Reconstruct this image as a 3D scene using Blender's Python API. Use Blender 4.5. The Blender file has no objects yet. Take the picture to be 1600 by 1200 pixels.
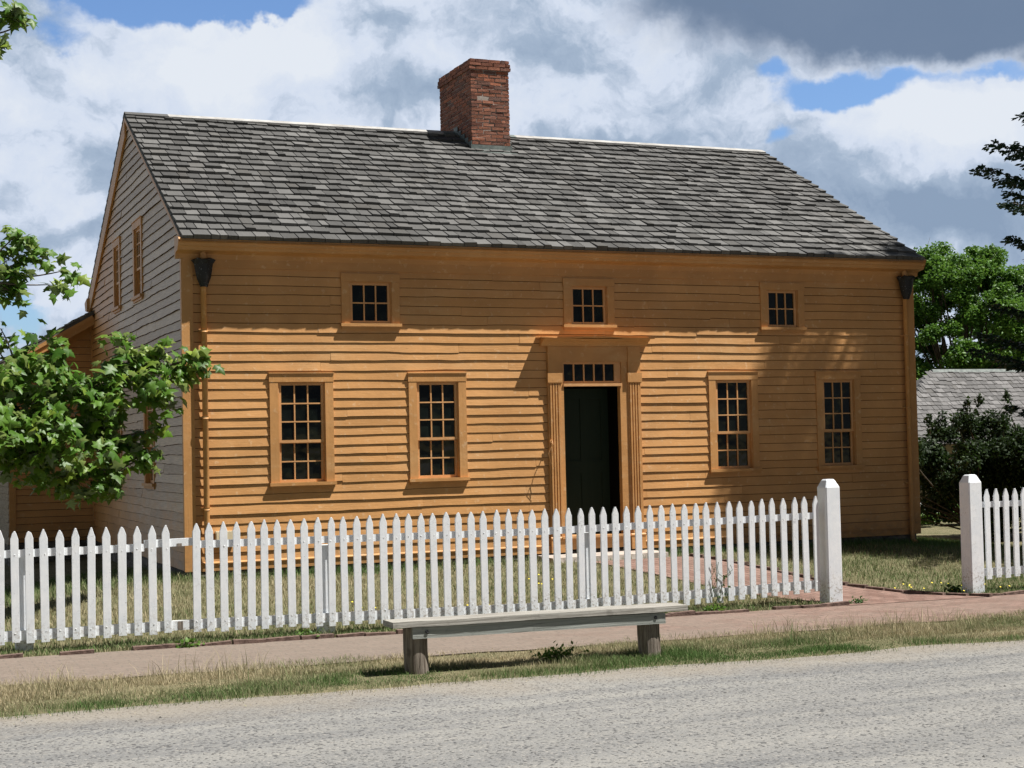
import bpy, math, random
import numpy as np
from mathutils import Vector, Matrix
random.seed(7); RNG = np.random.default_rng(7)
SC = bpy.context.scene; COL = SC.collection
rad = math.radians

# ------------------------------------------------------------------ helpers
class MB:
    def __init__(s): s.v=[]; s.f=[]; s.dark=[]
    def vert(s,p): s.v.append(tuple(p)); return len(s.v)-1
    def face(s,idx): s.f.append(tuple(idx))
    def poly(s,pts):
        n=len(s.v); s.v+= [tuple(p) for p in pts]; s.f.append(tuple(range(n,n+len(pts))))
    def hexa(s,p):
        n=len(s.v); s.v+=[tuple(q) for q in p]
        for q in ((3,2,1,0),(4,5,6,7),(0,1,5,4),(1,2,6,5),(2,3,7,6),(3,0,4,7)): s.f.append(tuple(n+i for i in q))
    def box(s,x0,x1,y0,y1,z0,z1):
        s.hexa([(x0,y0,z0),(x1,y0,z0),(x1,y1,z0),(x0,y1,z0),(x0,y0,z1),(x1,y0,z1),(x1,y1,z1),(x0,y1,z1)])
    def rbox(s,c,h,ax=None,b=0.0):
        """box at centre c, half sizes h, optional 3 axes"""
        ax = ax or (Vector((1,0,0)),Vector((0,1,0)),Vector((0,0,1)))
        c=Vector(c); P=[]
        for dz in (-1,1):
            for dx,dy in ((-1,-1),(1,-1),(1,1),(-1,1)):
                P.append(c+ax[0]*dx*h[0]+ax[1]*dy*h[1]+ax[2]*dz*h[2])
        s.hexa(P)
    def prism_x(s,prof,x0,x1):
        n=len(s.v); k=len(prof)
        for x in (x0,x1): s.v+=[(x,y,z) for y,z in prof]
        for i in range(k):
            j=(i+1)%k; s.f.append((n+i,n+j,n+k+j,n+k+i))
        s.f.append(tuple(n+i for i in range(k))); s.f.append(tuple(n+k+i for i in reversed(range(k))))
    def tube(s,pts,rs,n=8,cap=True):
        base=len(s.v); m=len(pts); pts=[Vector(p) for p in pts]
        ref=None
        for i,p in enumerate(pts):
            d=(pts[min(i+1,m-1)]-pts[max(i-1,0)]).normalized()
            if ref is None:
                ref=Vector((0,0,1)) if abs(d.z)<.9 else Vector((1,0,0))
            a=d.cross(ref).normalized(); b=d.cross(a).normalized(); ref=-b if False else ref
            r=rs[i] if hasattr(rs,'__len__') else rs
            for k in range(n):
                t=2*math.pi*k/n; s.v.append(tuple(p+a*math.cos(t)*r+b*math.sin(t)*r))
        for i in range(m-1):
            for k in range(n):
                k2=(k+1)%n
                s.f.append((base+i*n+k,base+i*n+k2,base+(i+1)*n+k2,base+(i+1)*n+k))
        if cap:
            s.f.append(tuple(base+k for k in range(n))); s.f.append(tuple(base+(m-1)*n+k for k in reversed(range(n))))
    def build(s,name,mat,parent=None,smooth=False):
        me=bpy.data.meshes.new(name); me.from_pydata(s.v,[],s.f); me.update()
        o=link(name,me,mat,parent,smooth)
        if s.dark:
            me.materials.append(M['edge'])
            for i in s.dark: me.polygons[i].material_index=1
        return o
def link(name,me,mat,parent=None,smooth=False):
    if mat: me.materials.append(mat)
    if smooth: me.polygons.foreach_set('use_smooth',[True]*len(me.polygons))
    o=bpy.data.objects.new(name,me); COL.objects.link(o)
    if parent: o.parent=parent
    return o
def tag(o,label=None,cat=None,group=None,kind=None):
    if label: o['label']=label
    if cat: o['category']=cat
    if group: o['group']=group
    if kind: o['kind']=kind
    return o
def empty(name,loc=(0,0,0)):
    o=bpy.data.objects.new(name,None); COL.objects.link(o); o.location=loc; return o
def rebase(root,loc):
    """put the root at its base while its parts keep world positions"""
    root.location=loc
    for ch in root.children: ch.location=ch.location-Vector(loc)
def mesh_np(name,V,F,mat,parent=None,cols=None,smooth=False):
    """V (n,3) array, F (m,k) array with equal k"""
    me=bpy.data.meshes.new(name); n=len(V); m,k=F.shape
    me.vertices.add(n); me.vertices.foreach_set('co',np.asarray(V,dtype=np.float32).ravel())
    me.loops.add(m*k); me.loops.foreach_set('vertex_index',F.astype(np.int32).ravel())
    me.polygons.add(m); me.polygons.foreach_set('loop_start',np.arange(0,m*k,k,dtype=np.int32))
    me.update(calc_edges=True)
    if cols is not None:
        a=me.color_attributes.new('col','FLOAT_COLOR','POINT')
        c=np.ones((n,4),dtype=np.float32); c[:,:cols.shape[1]]=cols; a.data.foreach_set('color',c.ravel())
    me.validate()
    return link(name,me,mat,parent,smooth)
def sstep(a,b,x):
    t=np.clip((x-a)/(b-a),0,1); return t*t*(3-2*t)
# cheap value noise in numpy
_G=RNG.random((256,256))
def vn(x,y):
    x=np.asarray(x,float); y=np.asarray(y,float)
    xi=np.floor(x).astype(int); yi=np.floor(y).astype(int); fx=x-xi; fy=y-yi
    fx=fx*fx*(3-2*fx); fy=fy*fy*(3-2*fy)
    g=lambda a,b:_G[a%256,b%256]
    return (g(xi,yi)*(1-fx)+g(xi+1,yi)*fx)*(1-fy)+(g(xi,yi+1)*(1-fx)+g(xi+1,yi+1)*fx)*fy
def fbm(x,y,o=4):
    s=0;a=.5
    for i in range(o): s=s+a*vn(x*2**i+17*i,y*2**i+31*i); a/=2
    return s

# ------------------------------------------------------------------ materials
class NT:
    def __init__(s,name):
        m=bpy.data.materials.new(name); m.use_nodes=True; s.m=m; s.t=m.node_tree; s.N=s.t.nodes; s.L=s.t.links
        s.b=s.N['Principled BSDF']
    def n(s,typ,**kw):
        x=s.N.new(typ)
        for k,v in kw.items():
            if k in x.inputs.keys(): s.put(x.inputs[k],v)
            else: setattr(x,k,v)
        return x
    def put(s,inp,v):
        if hasattr(v,'links') or hasattr(v,'is_output'): s.L.new(v,inp)
        else: inp.default_value=v
    def math(s,op,a,b=0.0,c=None):
        x=s.N.new('ShaderNodeMath'); x.operation=op; s.put(x.inputs[0],a); s.put(x.inputs[1],b)
        if c is not None: s.put(x.inputs[2],c)
        return x.outputs[0]
    def mix(s,f,a,b,mode='MIX'):
        x=s.N.new('ShaderNodeMix'); x.data_type='RGBA'; x.blend_type=mode; x.clamp_factor=True
        s.put(x.inputs[0],f); s.put(x.inputs[6],a if not isinstance(a,tuple) else (*a[:3],1)); s.put(x.inputs[7],b if not isinstance(b,tuple) else (*b[:3],1))
        return x.outputs[2]
    def coord(s,scale=(1,1,1),rot=(0,0,0),loc=(0,0,0)):
        g=s.N.new('ShaderNodeNewGeometry'); mp=s.N.new('ShaderNodeMapping')
        mp.inputs['Scale'].default_value=scale; mp.inputs['Rotation'].default_value=rot; mp.inputs['Location'].default_value=loc
        s.L.new(g.outputs['Position'],mp.inputs['Vector']); return mp.outputs[0]
    def noise(s,vec,scale,detail=4,rough=.55,dist=0):
        x=s.N.new('ShaderNodeTexNoise'); s.L.new(vec,x.inputs['Vector']); x.inputs['Scale'].default_value=scale
        x.inputs['Detail'].default_value=detail; x.inputs['Roughness'].default_value=rough; x.inputs['Distortion'].default_value=dist
        return x.outputs[0]
    def ramp(s,f,lo,hi,a=0.0,b=1.0):
        x=s.N.new('ShaderNodeMapRange'); x.interpolation_type='SMOOTHSTEP'
        s.put(x.inputs['Value'],f); x.inputs['From Min'].default_value=lo; x.inputs['From Max'].default_value=hi
        x.inputs['To Min'].default_value=a; x.inputs['To Max'].default_value=b; return x.outputs[0]
    def rnd(s):
        g=s.N.new('ShaderNodeNewGeometry'); return g.outputs['Random Per Island']
    def bump(s,h,strength=.3,dist=.01,prev=None):
        x=s.N.new('ShaderNodeBump'); x.inputs['Strength'].default_value=strength; x.inputs['Distance'].default_value=dist
        s.L.new(h,x.inputs['Height'])
        if prev is not None: s.L.new(prev,x.inputs['Normal'])
        return x.outputs[0]
    def out(s,col,rough=.6,spec=.4,normal=None,**kw):
        s.put(s.b.inputs['Base Color'],(*col,1) if isinstance(col,tuple) else col)
        s.put(s.b.inputs['Roughness'],rough); s.b.inputs['Specular IOR Level'].default_value=spec
        if normal is not None: s.L.new(normal,s.b.inputs['Normal'])
        for k,v in kw.items(): s.put(s.b.inputs[k.replace('_',' ')],v)
        return s.m
ORANGE=(.575,.293,.106)
def paint_mat(name,base=ORANGE,weather=0.0,islands=True,grain=(2,2,60)):
    t=NT(name); v=t.coord()
    n1=t.noise(v,1.3,5,.6); n2=t.noise(v,14,4,.6)
    vg=t.coord(scale=grain); ng=t.noise(vg,1.5,5,.65)
    c=t.mix(t.ramp(n1,.3,.7),tuple(x*.86 for x in base),tuple(min(1,x*1.1) for x in base))
    if islands:
        c=t.mix(.085,c,t.mix(t.rnd(),(.15,.08,.03),(1,.62,.32)))
    # old scuffs and pale rubbed spots
    c=t.mix(t.ramp(n2,.58,.72,0,.42),c,(.72,.52,.32)); c=t.mix(t.ramp(t.noise(t.coord(scale=(.35,.35,1)),2.2,5,.65),.50,.72,0,.35),c,(.66,.43,.22))
    c=t.mix(t.ramp(t.noise(t.coord(scale=(1,1,4)),6,5,.7),.63,.72,0,.35),c,(.24,.11,.045))
    g0_=t.N.new('ShaderNodeNewGeometry'); s0_=t.N.new('ShaderNodeSeparateXYZ'); t.L.new(g0_.outputs['Position'],s0_.inputs[0])
    spl=t.math('MULTIPLY',t.ramp(s0_.outputs['Z'],.55,-.05),t.ramp(t.noise(t.coord(scale=(1,1,2)),4,6,.75),.42,.66)); c=t.mix(t.math('MULTIPLY',spl,.6),c,(.26,.16,.085))
    if weather:
        g=t.N.new('ShaderNodeNewGeometry'); sp=t.N.new('ShaderNodeSeparateXYZ'); t.L.new(g.outputs['Position'],sp.inputs[0])
        # sun-bleached, worn area of the gable: forward and high on the wall
        zz=t.ramp(sp.outputs['Z'],-.4,2.2); yy=t.ramp(sp.outputs['Y'],7.2,2.5)
        nn=t.noise(t.coord(scale=(1,1,3)),2.6,6,.7)
        w=t.math('MULTIPLY',t.math('MULTIPLY_ADD',zz,.62,.38),t.math('MULTIPLY_ADD',yy,.75,.25))
        w=t.ramp(t.math('ADD',w,t.math('MULTIPLY_ADD',nn,.7,-.35)),.30,.80,0,.92)
        gcol=t.mix(t.ramp(ng,.35,.65),(.42,.295,.19),(.70,.53,.365))
        gcol=t.mix(.4,gcol,t.mix(t.rnd(),(.16,.14,.12),(.62,.55,.47)))
        c=t.mix(w,c,gcol)
    nb=t.bump(ng,.35,.006); nb=t.bump(n2,.25,.01,nb)
    return t.out(c,.5,.35,nb)
M={}
M['siding']=paint_mat('orange_siding_paint')
M['gable']=paint_mat('weathered_siding_paint',weather=1)
M['trim']=paint_mat('orange_trim_paint',tuple(x*.93 for x in ORANGE),islands=False,grain=(3,3,40))
M['trimv']=paint_mat('orange_trim_paint_vertical',tuple(x*.95 for x in ORANGE),islands=False,grain=(40,40,2))
M['sash']=paint_mat('sash_paint',(.62,.33,.14),islands=False)
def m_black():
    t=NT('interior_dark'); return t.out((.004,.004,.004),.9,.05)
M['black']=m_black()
M['gap_dark']=None
def m_glass():
    t=NT('old_window_glass'); v=t.coord(); n=t.noise(v,3.5,2,.5)
    c=t.mix(t.ramp(t.noise(v,2.2,3,.6),.4,.7),(.003,.004,.0035),(.010,.014,.010))
    return t.out(c,.08,.38,t.bump(n,.35,.02))
M['glass']=m_glass()
def m_door():
    t=NT('dark_green_door_paint'); n=t.noise(t.coord(scale=(30,30,2)),1,4)
    return t.out(t.mix(n,(.009,.018,.0105),(.015,.028,.017)),.6,.2,t.bump(n,.2,.004))
M['door']=m_door()
def m_iron():
    t=NT('dark_iron'); n=t.noise(t.coord(),55,2,.5); return t.out(t.mix(t.ramp(n,.66,.70),(.008,.008,.009),(.16,.17,.18)),.5,.4)
M['iron']=m_iron()
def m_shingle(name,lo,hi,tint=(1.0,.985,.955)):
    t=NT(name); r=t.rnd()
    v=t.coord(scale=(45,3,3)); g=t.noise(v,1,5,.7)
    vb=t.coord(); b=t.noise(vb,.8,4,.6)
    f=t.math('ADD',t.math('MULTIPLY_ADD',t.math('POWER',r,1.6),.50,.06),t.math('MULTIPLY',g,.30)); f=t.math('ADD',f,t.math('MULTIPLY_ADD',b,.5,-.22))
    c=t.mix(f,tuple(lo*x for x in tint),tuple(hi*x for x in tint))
    # brownish and mossy shingles
    h=t.math('FRACT',t.math('MULTIPLY',r,37.0))
    c=t.mix(t.ramp(h,.85,1,0,.35),c,(.075,.068,.058))
    c=t.mix(t.ramp(t.noise(vb,9,4,.7),.6,.75,0,.4),c,(.05,.055,.045))
    return t.out(c,.75,.3,t.bump(g,.5,.008))
M['shingle']=m_shingle('weathered_shingle',.026,.180)
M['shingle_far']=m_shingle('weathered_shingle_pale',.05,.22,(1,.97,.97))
def m_brick():
    t=NT('chimney_brick'); r=t.rnd(); h=t.math('FRACT',t.math('MULTIPLY',r,91.7)); v=t.coord()
    c=t.mix(r,(.15,.062,.044),(.33,.135,.082)); c=t.mix(t.ramp(h,.86,.97,0,.7),c,(.13,.09,.08))
    c=t.mix(t.ramp(h,.0,.10,.6,0),c,(.42,.14,.07))
    n=t.noise(v,30,5,.7); c=t.mix(t.ramp(n,.45,.75,0,.6),c,(.10,.06,.05))
    c=t.mix(t.ramp(t.noise(v,4,4,.6),.5,.75,0,.15),c,(.27,.20,.17))
    return t.out(c,.85,.2,t.bump(n,.6,.012))
M['brick']=m_brick()
def m_simple(name,a,b,scale=8,rough=.8,spec=.25,bs=.3,bd=.01,stretch=(1,1,1)):
    t=NT(name); v=t.coord(scale=stretch); n=t.noise(v,scale,5,.65)
    return t.out(t.mix(t.ramp(n,.3,.7),a,b),rough,spec,t.bump(n,bs,bd))
M['edge']=m_simple('lap_shade_edge',(.035,.018,.008),(.10,.045,.018),12)  # dark colour paints the shade line under each clapboard lap
M['gap_dark']=m_simple('gap_shade_sheathing',(.012,.008,.005),(.03,.02,.012),6)  # coloured near black so the gaps behind the boards look shaded
M['mortar']=m_simple('mortar',(.26,.22,.19),(.42,.37,.33),25)
M['lead']=m_simple('lead_flashing',(.08,.10,.095),(.19,.22,.205),9,.6,.4)
M['ridge']=m_simple('ridge_board_paint',(.30,.29,.275),(.48,.47,.45),5,.6,.3)
M['stone']=m_simple('foundation_stone',(.07,.065,.06),(.22,.20,.175),7,.9,.2,.9,.05)
M['step']=m_simple('step_stone',(.34,.29,.25),(.52,.46,.41),9,.9,.2,.5,.02)
M['cream']=m_simple('cream_paint',(.62,.53,.36),(.72,.62,.45),6,.5,.3)
M['pale']=m_simple('pale_weathered_wall',(.20,.16,.115),(.34,.28,.20),3,.8,.2,.4,.01,(1,1,14))
M['stalk']=m_simple('branch_bark',(.05,.04,.028),(.14,.115,.085),20,.9,.2,.5,.01)
def m_white():
    t=NT('white_fence_paint'); v=t.coord()
    n=t.noise(v,9,5,.65); nv=t.noise(t.coord(scale=(45,45,4)),1,4,.6)
    c=t.mix(t.ramp(n,.3,.7),(.735,.775,.815),(.82,.845,.865))
    sp=t.N.new('ShaderNodeTexVoronoi'); sp.feature='DISTANCE_TO_EDGE'; sp.inputs['Scale'].default_value=15
    wv=t.N.new('ShaderNodeVectorMath'); wv.operation='ADD'
    nz=t.N.new('ShaderNodeTexNoise'); nz.inputs['Scale'].default_value=11; t.L.new(v,nz.inputs['Vector'])
    sc=t.N.new('ShaderNodeVectorMath'); sc.operation='SCALE'; sc.inputs['Scale'].default_value=.12; t.L.new(nz.outputs['Color'],sc.inputs[0])
    t.L.new(v,wv.inputs[0]); t.L.new(sc.outputs[0],wv.inputs[1]); t.L.new(wv.outputs[0],sp.inputs['Vector'])
    crack=t.ramp(sp.outputs[0],.0,.016,1,0)
    area=t.ramp(t.noise(v,2.3,3,.6),.50,.64)
    c=t.mix(t.math('MULTIPLY',t.math('MULTIPLY',crack,area),.5),c,(.26,.24,.21))
    g=t.N.new('ShaderNodeNewGeometry'); s=t.N.new('ShaderNodeSeparateXYZ'); t.L.new(g.outputs['Position'],s.inputs[0])
    # splashed dirt and chipped paint near the foot (a stain, not shade)
    low=t.math('MULTIPLY',t.ramp(s.outputs['Z'],.05,-.27),t.ramp(t.noise(v,38,4,.7),.50,.62))
    c=t.mix(t.math('MULTIPLY',low,.75),c,(.30,.25,.19))
    spot=t.ramp(t.noise(v,60,2,.5),.72,.76); c=t.mix(t.math('MULTIPLY',spot,.6),c,(.22,.19,.16))
    return t.out(c,.5,.35,t.bump(crack,.35,.004,t.bump(nv,.25,.004)))
M['white']=m_white()
def m_bench(name,a,b,stretch):
    t=NT(name); g=t.noise(t.coord(scale=stretch),1,6,.75,.4); n=t.noise(t.coord(),7,4,.6)
    c=t.mix(t.ramp(g,.30,.70),a,b); c=t.mix(t.ramp(n,.58,.72,0,.5),c,tuple(x*.6 for x in a))
    cr=t.ramp(t.noise(t.coord(scale=tuple(x*1.6 for x in stretch),loc=(3,1,2)),1,3,.6),.66,.72); c=t.mix(t.math('MULTIPLY',cr,.8),c,(.03,.026,.022))
    return t.out(c,.8,.25,t.bump(g,.7,.008))
M['bench_seat']=m_bench('weathered_bench_plank',(.17,.155,.135),(.44,.425,.385),(1.5,40,60))
M['bench_apron']=m_bench('faded_grey_green_plank',(.21,.222,.205),(.36,.375,.35),(1.5,40,60))
M['bench_leg']=m_bench('weathered_log_post',(.085,.065,.05),(.30,.26,.22),(45,45,3))
def m_leaf(name,cols,back=None,trans=.35,rough=.45,spec=.4,attr=False):
    t=NT(name); r=t.rnd(); 
    c=t.mix(r,cols[0],cols[1])
    h=t.math('FRACT',t.math('MULTIPLY',r,53.3)); c=t.mix(t.ramp(h,.8,1,0,.8),c,cols[2])
    front=c
    if back:
        g=t.N.new('ShaderNodeNewGeometry'); c=t.mix(g.outputs['Backfacing'],c,back)
    t.out(c,rough,spec)
    tr=t.N.new('ShaderNodeBsdfTranslucent'); t.L.new(t.mix(.5,c,cols[2],'MIX'),tr.inputs['Color'])
    ms=t.N.new('ShaderNodeMixShader'); ms.inputs[0].default_value=trans
    t.L.new(t.b.outputs[0],ms.inputs[1]); t.L.new(tr.outputs[0],ms.inputs[2])
    t.L.new(ms.outputs[0],t.N['Material Output'].inputs['Surface']); return t.m
M['maple']=m_leaf('plane_tree_leaf',((.040,.115,.012),(.12,.245,.026),(.32,.41,.06)),(.18,.25,.13),.40,.46,.42)
M['far_leaf']=m_leaf('tree_leaf_bright',((.040,.115,.016),(.10,.22,.03),(.17,.30,.045)),None,.35,.5,.3)
M['needle']=m_leaf('conifer_needle',((.010,.028,.014),(.022,.052,.026),(.04,.085,.035)),None,.12,.5,.3)
M['bush_leaf']=m_leaf('dark_shrub_leaf',((.009,.021,.007),(.022,.042,.012),(.05,.09,.02)),None,.2,.6,.2)
M['weed']=m_leaf('weed_leaf',((.05,.12,.015),(.11,.21,.03),(.19,.29,.06)),None,.3,.5,.3)
M['weed_dark']=m_leaf('weed_leaf_dark',((.03,.07,.015),(.06,.12,.02),(.09,.15,.04)),None,.3,.5,.3)
def m_attr(name,rough=.8,trans=.25):
    t=NT(name); a=t.N.new('ShaderNodeAttribute'); a.attribute_name='col'
    t.out(a.outputs['Color'],rough,.15)
    tr=t.N.new('ShaderNodeBsdfTranslucent'); t.L.new(a.outputs['Color'],tr.inputs['Color'])
    ms=t.N.new('ShaderNodeMixShader'); ms.inputs[0].default_value=trans
    t.L.new(t.b.outputs[0],ms.inputs[1]); t.L.new(tr.outputs[0],ms.inputs[2])
    t.L.new(ms.outputs[0],t.N['Material Output'].inputs['Surface']); return t.m
M['grass']=m_attr('grass_blade')
def m_soil():
    t=NT('lawn_soil'); v=t.coord(); n=t.noise(v,2,5,.65); f=t.noise(v,40,4,.7)
    c=t.mix(t.ramp(n,.35,.65),(.13,.125,.065),(.26,.215,.135)); c=t.mix(t.ramp(f,.35,.6,0,.8),c,(.075,.078,.04)); c=t.mix(t.ramp(t.noise(t.coord(scale=(1,1,1)),150,3,.7),.55,.65,0,.8),c,(.38,.33,.21)); c=t.mix(t.ramp(t.noise(t.coord(loc=(4,2,0)),120,3,.7),.52,.62,0,.7),c,(.05,.06,.025))
    return t.out(c,.95,.1,t.bump(f,.6,.02))
M['soil']=m_soil()
def m_road():
    t=NT('gravel_road'); v=t.coord(); 
    st=t.noise(t.coord(scale=(.22,1.6,1),rot=(0,0,rad(1.5))),1.6,6,.62,.3)      # wheel-worn streaks
    fine=t.noise(v,85,4,.7); mid=t.noise(v,11,5,.65)
    c=t.mix(t.ramp(st,.30,.70),(.150,.151,.152),(.252,.246,.230))
    c=t.mix(t.ramp(mid,.35,.7,0,.5),c,(.190,.190,.190)); 
    c=t.mix(t.ramp(fine,.5,.75,0,.85),c,(.30,.29,.27)); c=t.mix(t.ramp(fine,.44,.30,0,.55),c,(.085,.084,.084))
    vo=t.N.new('ShaderNodeTexVoronoi'); vo.inputs['Scale'].default_value=62; t.L.new(v,vo.inputs['Vector'])
    vr=t.N.new('ShaderNodeSeparateColor'); t.L.new(vo.outputs['Color'],vr.inputs[0])
    c=t.mix(t.ramp(vr.outputs[0],.80,.88,0,.75),c,(.055,.055,.058)); c=t.mix(t.ramp(vr.outputs[1],.92,.96,0,.5),c,(.34,.32,.29))
    # dusty tan margin beside the verge
    g=t.N.new('ShaderNodeNewGeometry'); s=t.N.new('ShaderNodeSeparateXYZ'); t.L.new(g.outputs['Position'],s.inputs[0])
    e=t.ramp(t.math('ADD',s.outputs['Y'],t.math('MULTIPLY_ADD',t.noise(v,1.8,4),1.2,-.6)),-8.35,-7.5)
    c=t.mix(t.math('MULTIPLY',e,.6),c,(.255,.22,.175))
    h=t.math('ADD',fine,t.math('MULTIPLY',vo.outputs['Distance'],-1.2))
    return t.out(c,.95,.1,t.bump(h,.32,.010,t.bump(st,.3,.03)))
M['road']=m_road()
def m_walk(name,dust):
    t=NT(name); v=t.coord(rot=(0,0,0 if dust>.5 else rad(78.6)))
    wv=t.N.new('ShaderNodeVectorMath'); wv.operation='ADD'
    nz=t.N.new('ShaderNodeTexNoise'); nz.inputs['Scale'].default_value=3; t.L.new(v,nz.inputs['Vector'])
    sc=t.N.new('ShaderNodeVectorMath'); sc.operation='SCALE'; sc.inputs['Scale'].default_value=.03; t.L.new(nz.outputs['Color'],sc.inputs[0])
    t.L.new(v,wv.inputs[0]); t.L.new(sc.outputs[0],wv.inputs[1])
    b=t.N.new('ShaderNodeTexBrick'); t.L.new(wv.outputs[0],b.inputs['Vector']); b.inputs['Scale'].default_value=1
    b.inputs['Brick Width'].default_value=.205; b.inputs['Row Height'].default_value=.102; b.inputs['Mortar Size'].default_value=.006
    b.inputs['Color1'].default_value=(.17,.095,.075,1); b.inputs['Color2'].default_value=(.27,.17,.14,1); b.inputs['Mortar'].default_value=(.05,.035,.03,1)
    n=t.noise(v,2.2,6,.7); f=t.noise(v,30,4,.7)
    g=t.N.new('ShaderNodeNewGeometry'); s=t.N.new('ShaderNodeSeparateXYZ'); t.L.new(g.outputs['Position'],s.inputs[0])
    left=t.ramp(s.outputs['X'],7.0,-.5,0,.38)
    d=t.ramp(t.math('ADD',n,left),.25,.8,.30*dust,.93*dust)
    dc=t.mix(t.ramp(s.outputs['X'],.5,6.5),(.205,.178,.148),(.222,.172,.142)); dc=t.mix(t.ramp(f,.4,.65,0,.5),dc,(.145,.118,.098))
    c=t.mix(d,b.outputs['Color'],dc)
    c=t.mix(t.ramp(t.noise(t.coord(scale=(14,34,1)),1,3,.6),.64,.70,0,.75),c,(.06,.052,.042)); c=t.mix(t.ramp(f,.64,.70,0,.6),c,(.06,.052,.035))
    return t.out(c,.9,.15,t.bump(f,.4,.01,t.bump(b.outputs['Fac'],-.35 if dust>.5 else -.7,.01)))
M['walk']=m_walk('dusty_brick_pavement',.85); M['path']=m_walk('brick_path_surface',.30)
M['edging']=m_simple('old_edging_brick',(.075,.05,.042),(.22,.15,.125),14,.9,.15,.6,.02)

# ------------------------------------------------------------------ ground
def g0(x): return -0.305-0.008*np.clip(x,-3,9)
def ground(x,y):
    x=np.asarray(x,float); y=np.asarray(y,float)
    base=g0(x)
    rise=sstep(-4.0,-.1,y)*(-.085-base)*sstep(13,9,x)*sstep(-2.5,-.3,x)
    side=-.20*sstep(.4,4.5,y)*sstep(.5,-.2,x)
    z=base+rise+side+ .015*(fbm(x*.8,y*.8,2)-.5)*sstep(-3.9,-3.2,y)
    z=z-1.15*sstep(9.5,17,y)
    return z
def grid(name,xs,ys,mat,dz=0,zf=None):
    X,Y=np.meshgrid(xs,ys); Z=(zf(X,Y) if zf else ground(X,Y))+dz
    V=np.stack([X,Y,Z],-1).reshape(-1,3); nx=len(xs); ny=len(ys)
    i,j=np.meshgrid(np.arange(nx-1),np.arange(ny-1)); a=(j*nx+i).ravel()
    F=np.stack([a,a+1,a+nx+1,a+nx],1)
    return mesh_np(name,V,F,mat,smooth=True)
xs=np.concatenate([[-400,-150,-60,-25],np.arange(-12,22,.3),[30,60,150,400]])
ys=np.concatenate([[-300,-100,-40],np.arange(-22,-10,1.0),np.arange(-10,9,.2),[10,11,12,13,14,15,16,17,18,30,60,150,500]])
tag(grid('lawn_ground',xs,ys,M['soil']),kind='structure')
def edgeline(x,y0,amp,f,seed): return y0+amp*(fbm(np.asarray(x,float)*f+seed,seed*1.7+0*np.asarray(x,float),4)-.47)*2
def strip(name,x0,x1,dx,ylo,yhi,ny,mat,dz):
    X1=np.arange(x0,x1,dx); T=np.linspace(0,1,ny)
    lo=ylo(X1); hi=yhi(X1); X,Tm=np.meshgrid(X1,T); Y=lo[None,:]*(1-Tm)+hi[None,:]*Tm; Z=ground(X,Y)+dz
    V=np.stack([X,Y,Z],-1).reshape(-1,3); nx=len(X1)
    i,j=np.meshgrid(np.arange(nx-1),np.arange(ny-1)); a=(j*nx+i).ravel()
    return mesh_np(name,V,np.stack([a,a+1,a+nx+1,a+nx],1),mat,smooth=True)
road_edge=lambda x: edgeline(x,-7.50,.16,.9,3)
verge_far=lambda x: edgeline(x,-6.02,.14,1.1,5)+.0*x
walk_far=lambda x: -4.50+0*np.asarray(x,float)
tag(strip('gravel_road',-60,70,.15,lambda x:-40+0*x,road_edge,60,M['road'],.006),kind='structure')
tag(strip('brick_pavement',-30,40,.12,lambda x:edgeline(x,-6.10,.10,1.7,8),walk_far,12,M['walk'],.010),kind='structure')
# garden path: from the gate to the door step
pc=[(6.72,-4.56),(6.45,-3.9),(6.18,-3.1),(5.93,-2.2),(5.72,-1.4),(5.50,-.60)]
def path_c(t):
    k=t*(len(pc)-1); i=min(int(k),len(pc)-2); f=k-i; a=pc[i]; b=pc[i+1]; return a[0]+(b[0]-a[0])*f,a[1]+(b[1]-a[1])*f
V=[];F=[];nn=40
for i in range(nn+1):
    cx,cy=path_c(i/nn); hw=.70+.18*max(0,1-i/6)
    for k in range(7):
        x=cx-hw+2*hw*k/6; y=cy-.0; V.append((x,y,float(ground(x,y))+.014))
for i in range(nn):
    for k in range(6): a=i*7+k; F.append((a,a+1,a+8,a+7))
tag(mesh_np('garden_path',np.array(V),np.array(F),M['path'],smooth=True),kind='structure')
# edging bricks (pavement edge, then path's right edge)
mb=MB()
def edge_brick(cx,cy,ang,l=.10):
    z=float(ground(cx,cy)); ax=(Vector((math.cos(ang),math.sin(ang),random.uniform(-.05,.05))).normalized(),Vector((-math.sin(ang),math.cos(ang),0)),Vector((0,0,1)))
    mb.rbox((cx,cy,z+.010+random.uniform(-.008,.010)),(l,.035,.028),ax)
x=-3.2
while x<5.75:
    l=random.uniform(.13,.17)
    if random.random()>.14: edge_brick(x,-4.50+random.uniform(-.015,.02),random.uniform(-.04,.04),l*.97)
    x+=2*l
x=7.75
while x<13:
    l=random.uniform(.13,.17)
    edge_brick(x,-4.45+random.uniform(-.015,.015)-.0,random.uniform(-.04,.06),l*.97); x+=2*l
for i in range(17):
    cx,cy=path_c((i+.5)/17); nx,ny=path_c(min(1,(i+.6)/17)); ang=math.atan2(ny-cy,nx-cx)
    hw=.73+.18*max(0,1-i/2.5)
    edge_brick(cx+hw,cy,ang,.115)
tag(mb.build('brick_edging',M['edging']),kind='structure')

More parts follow.
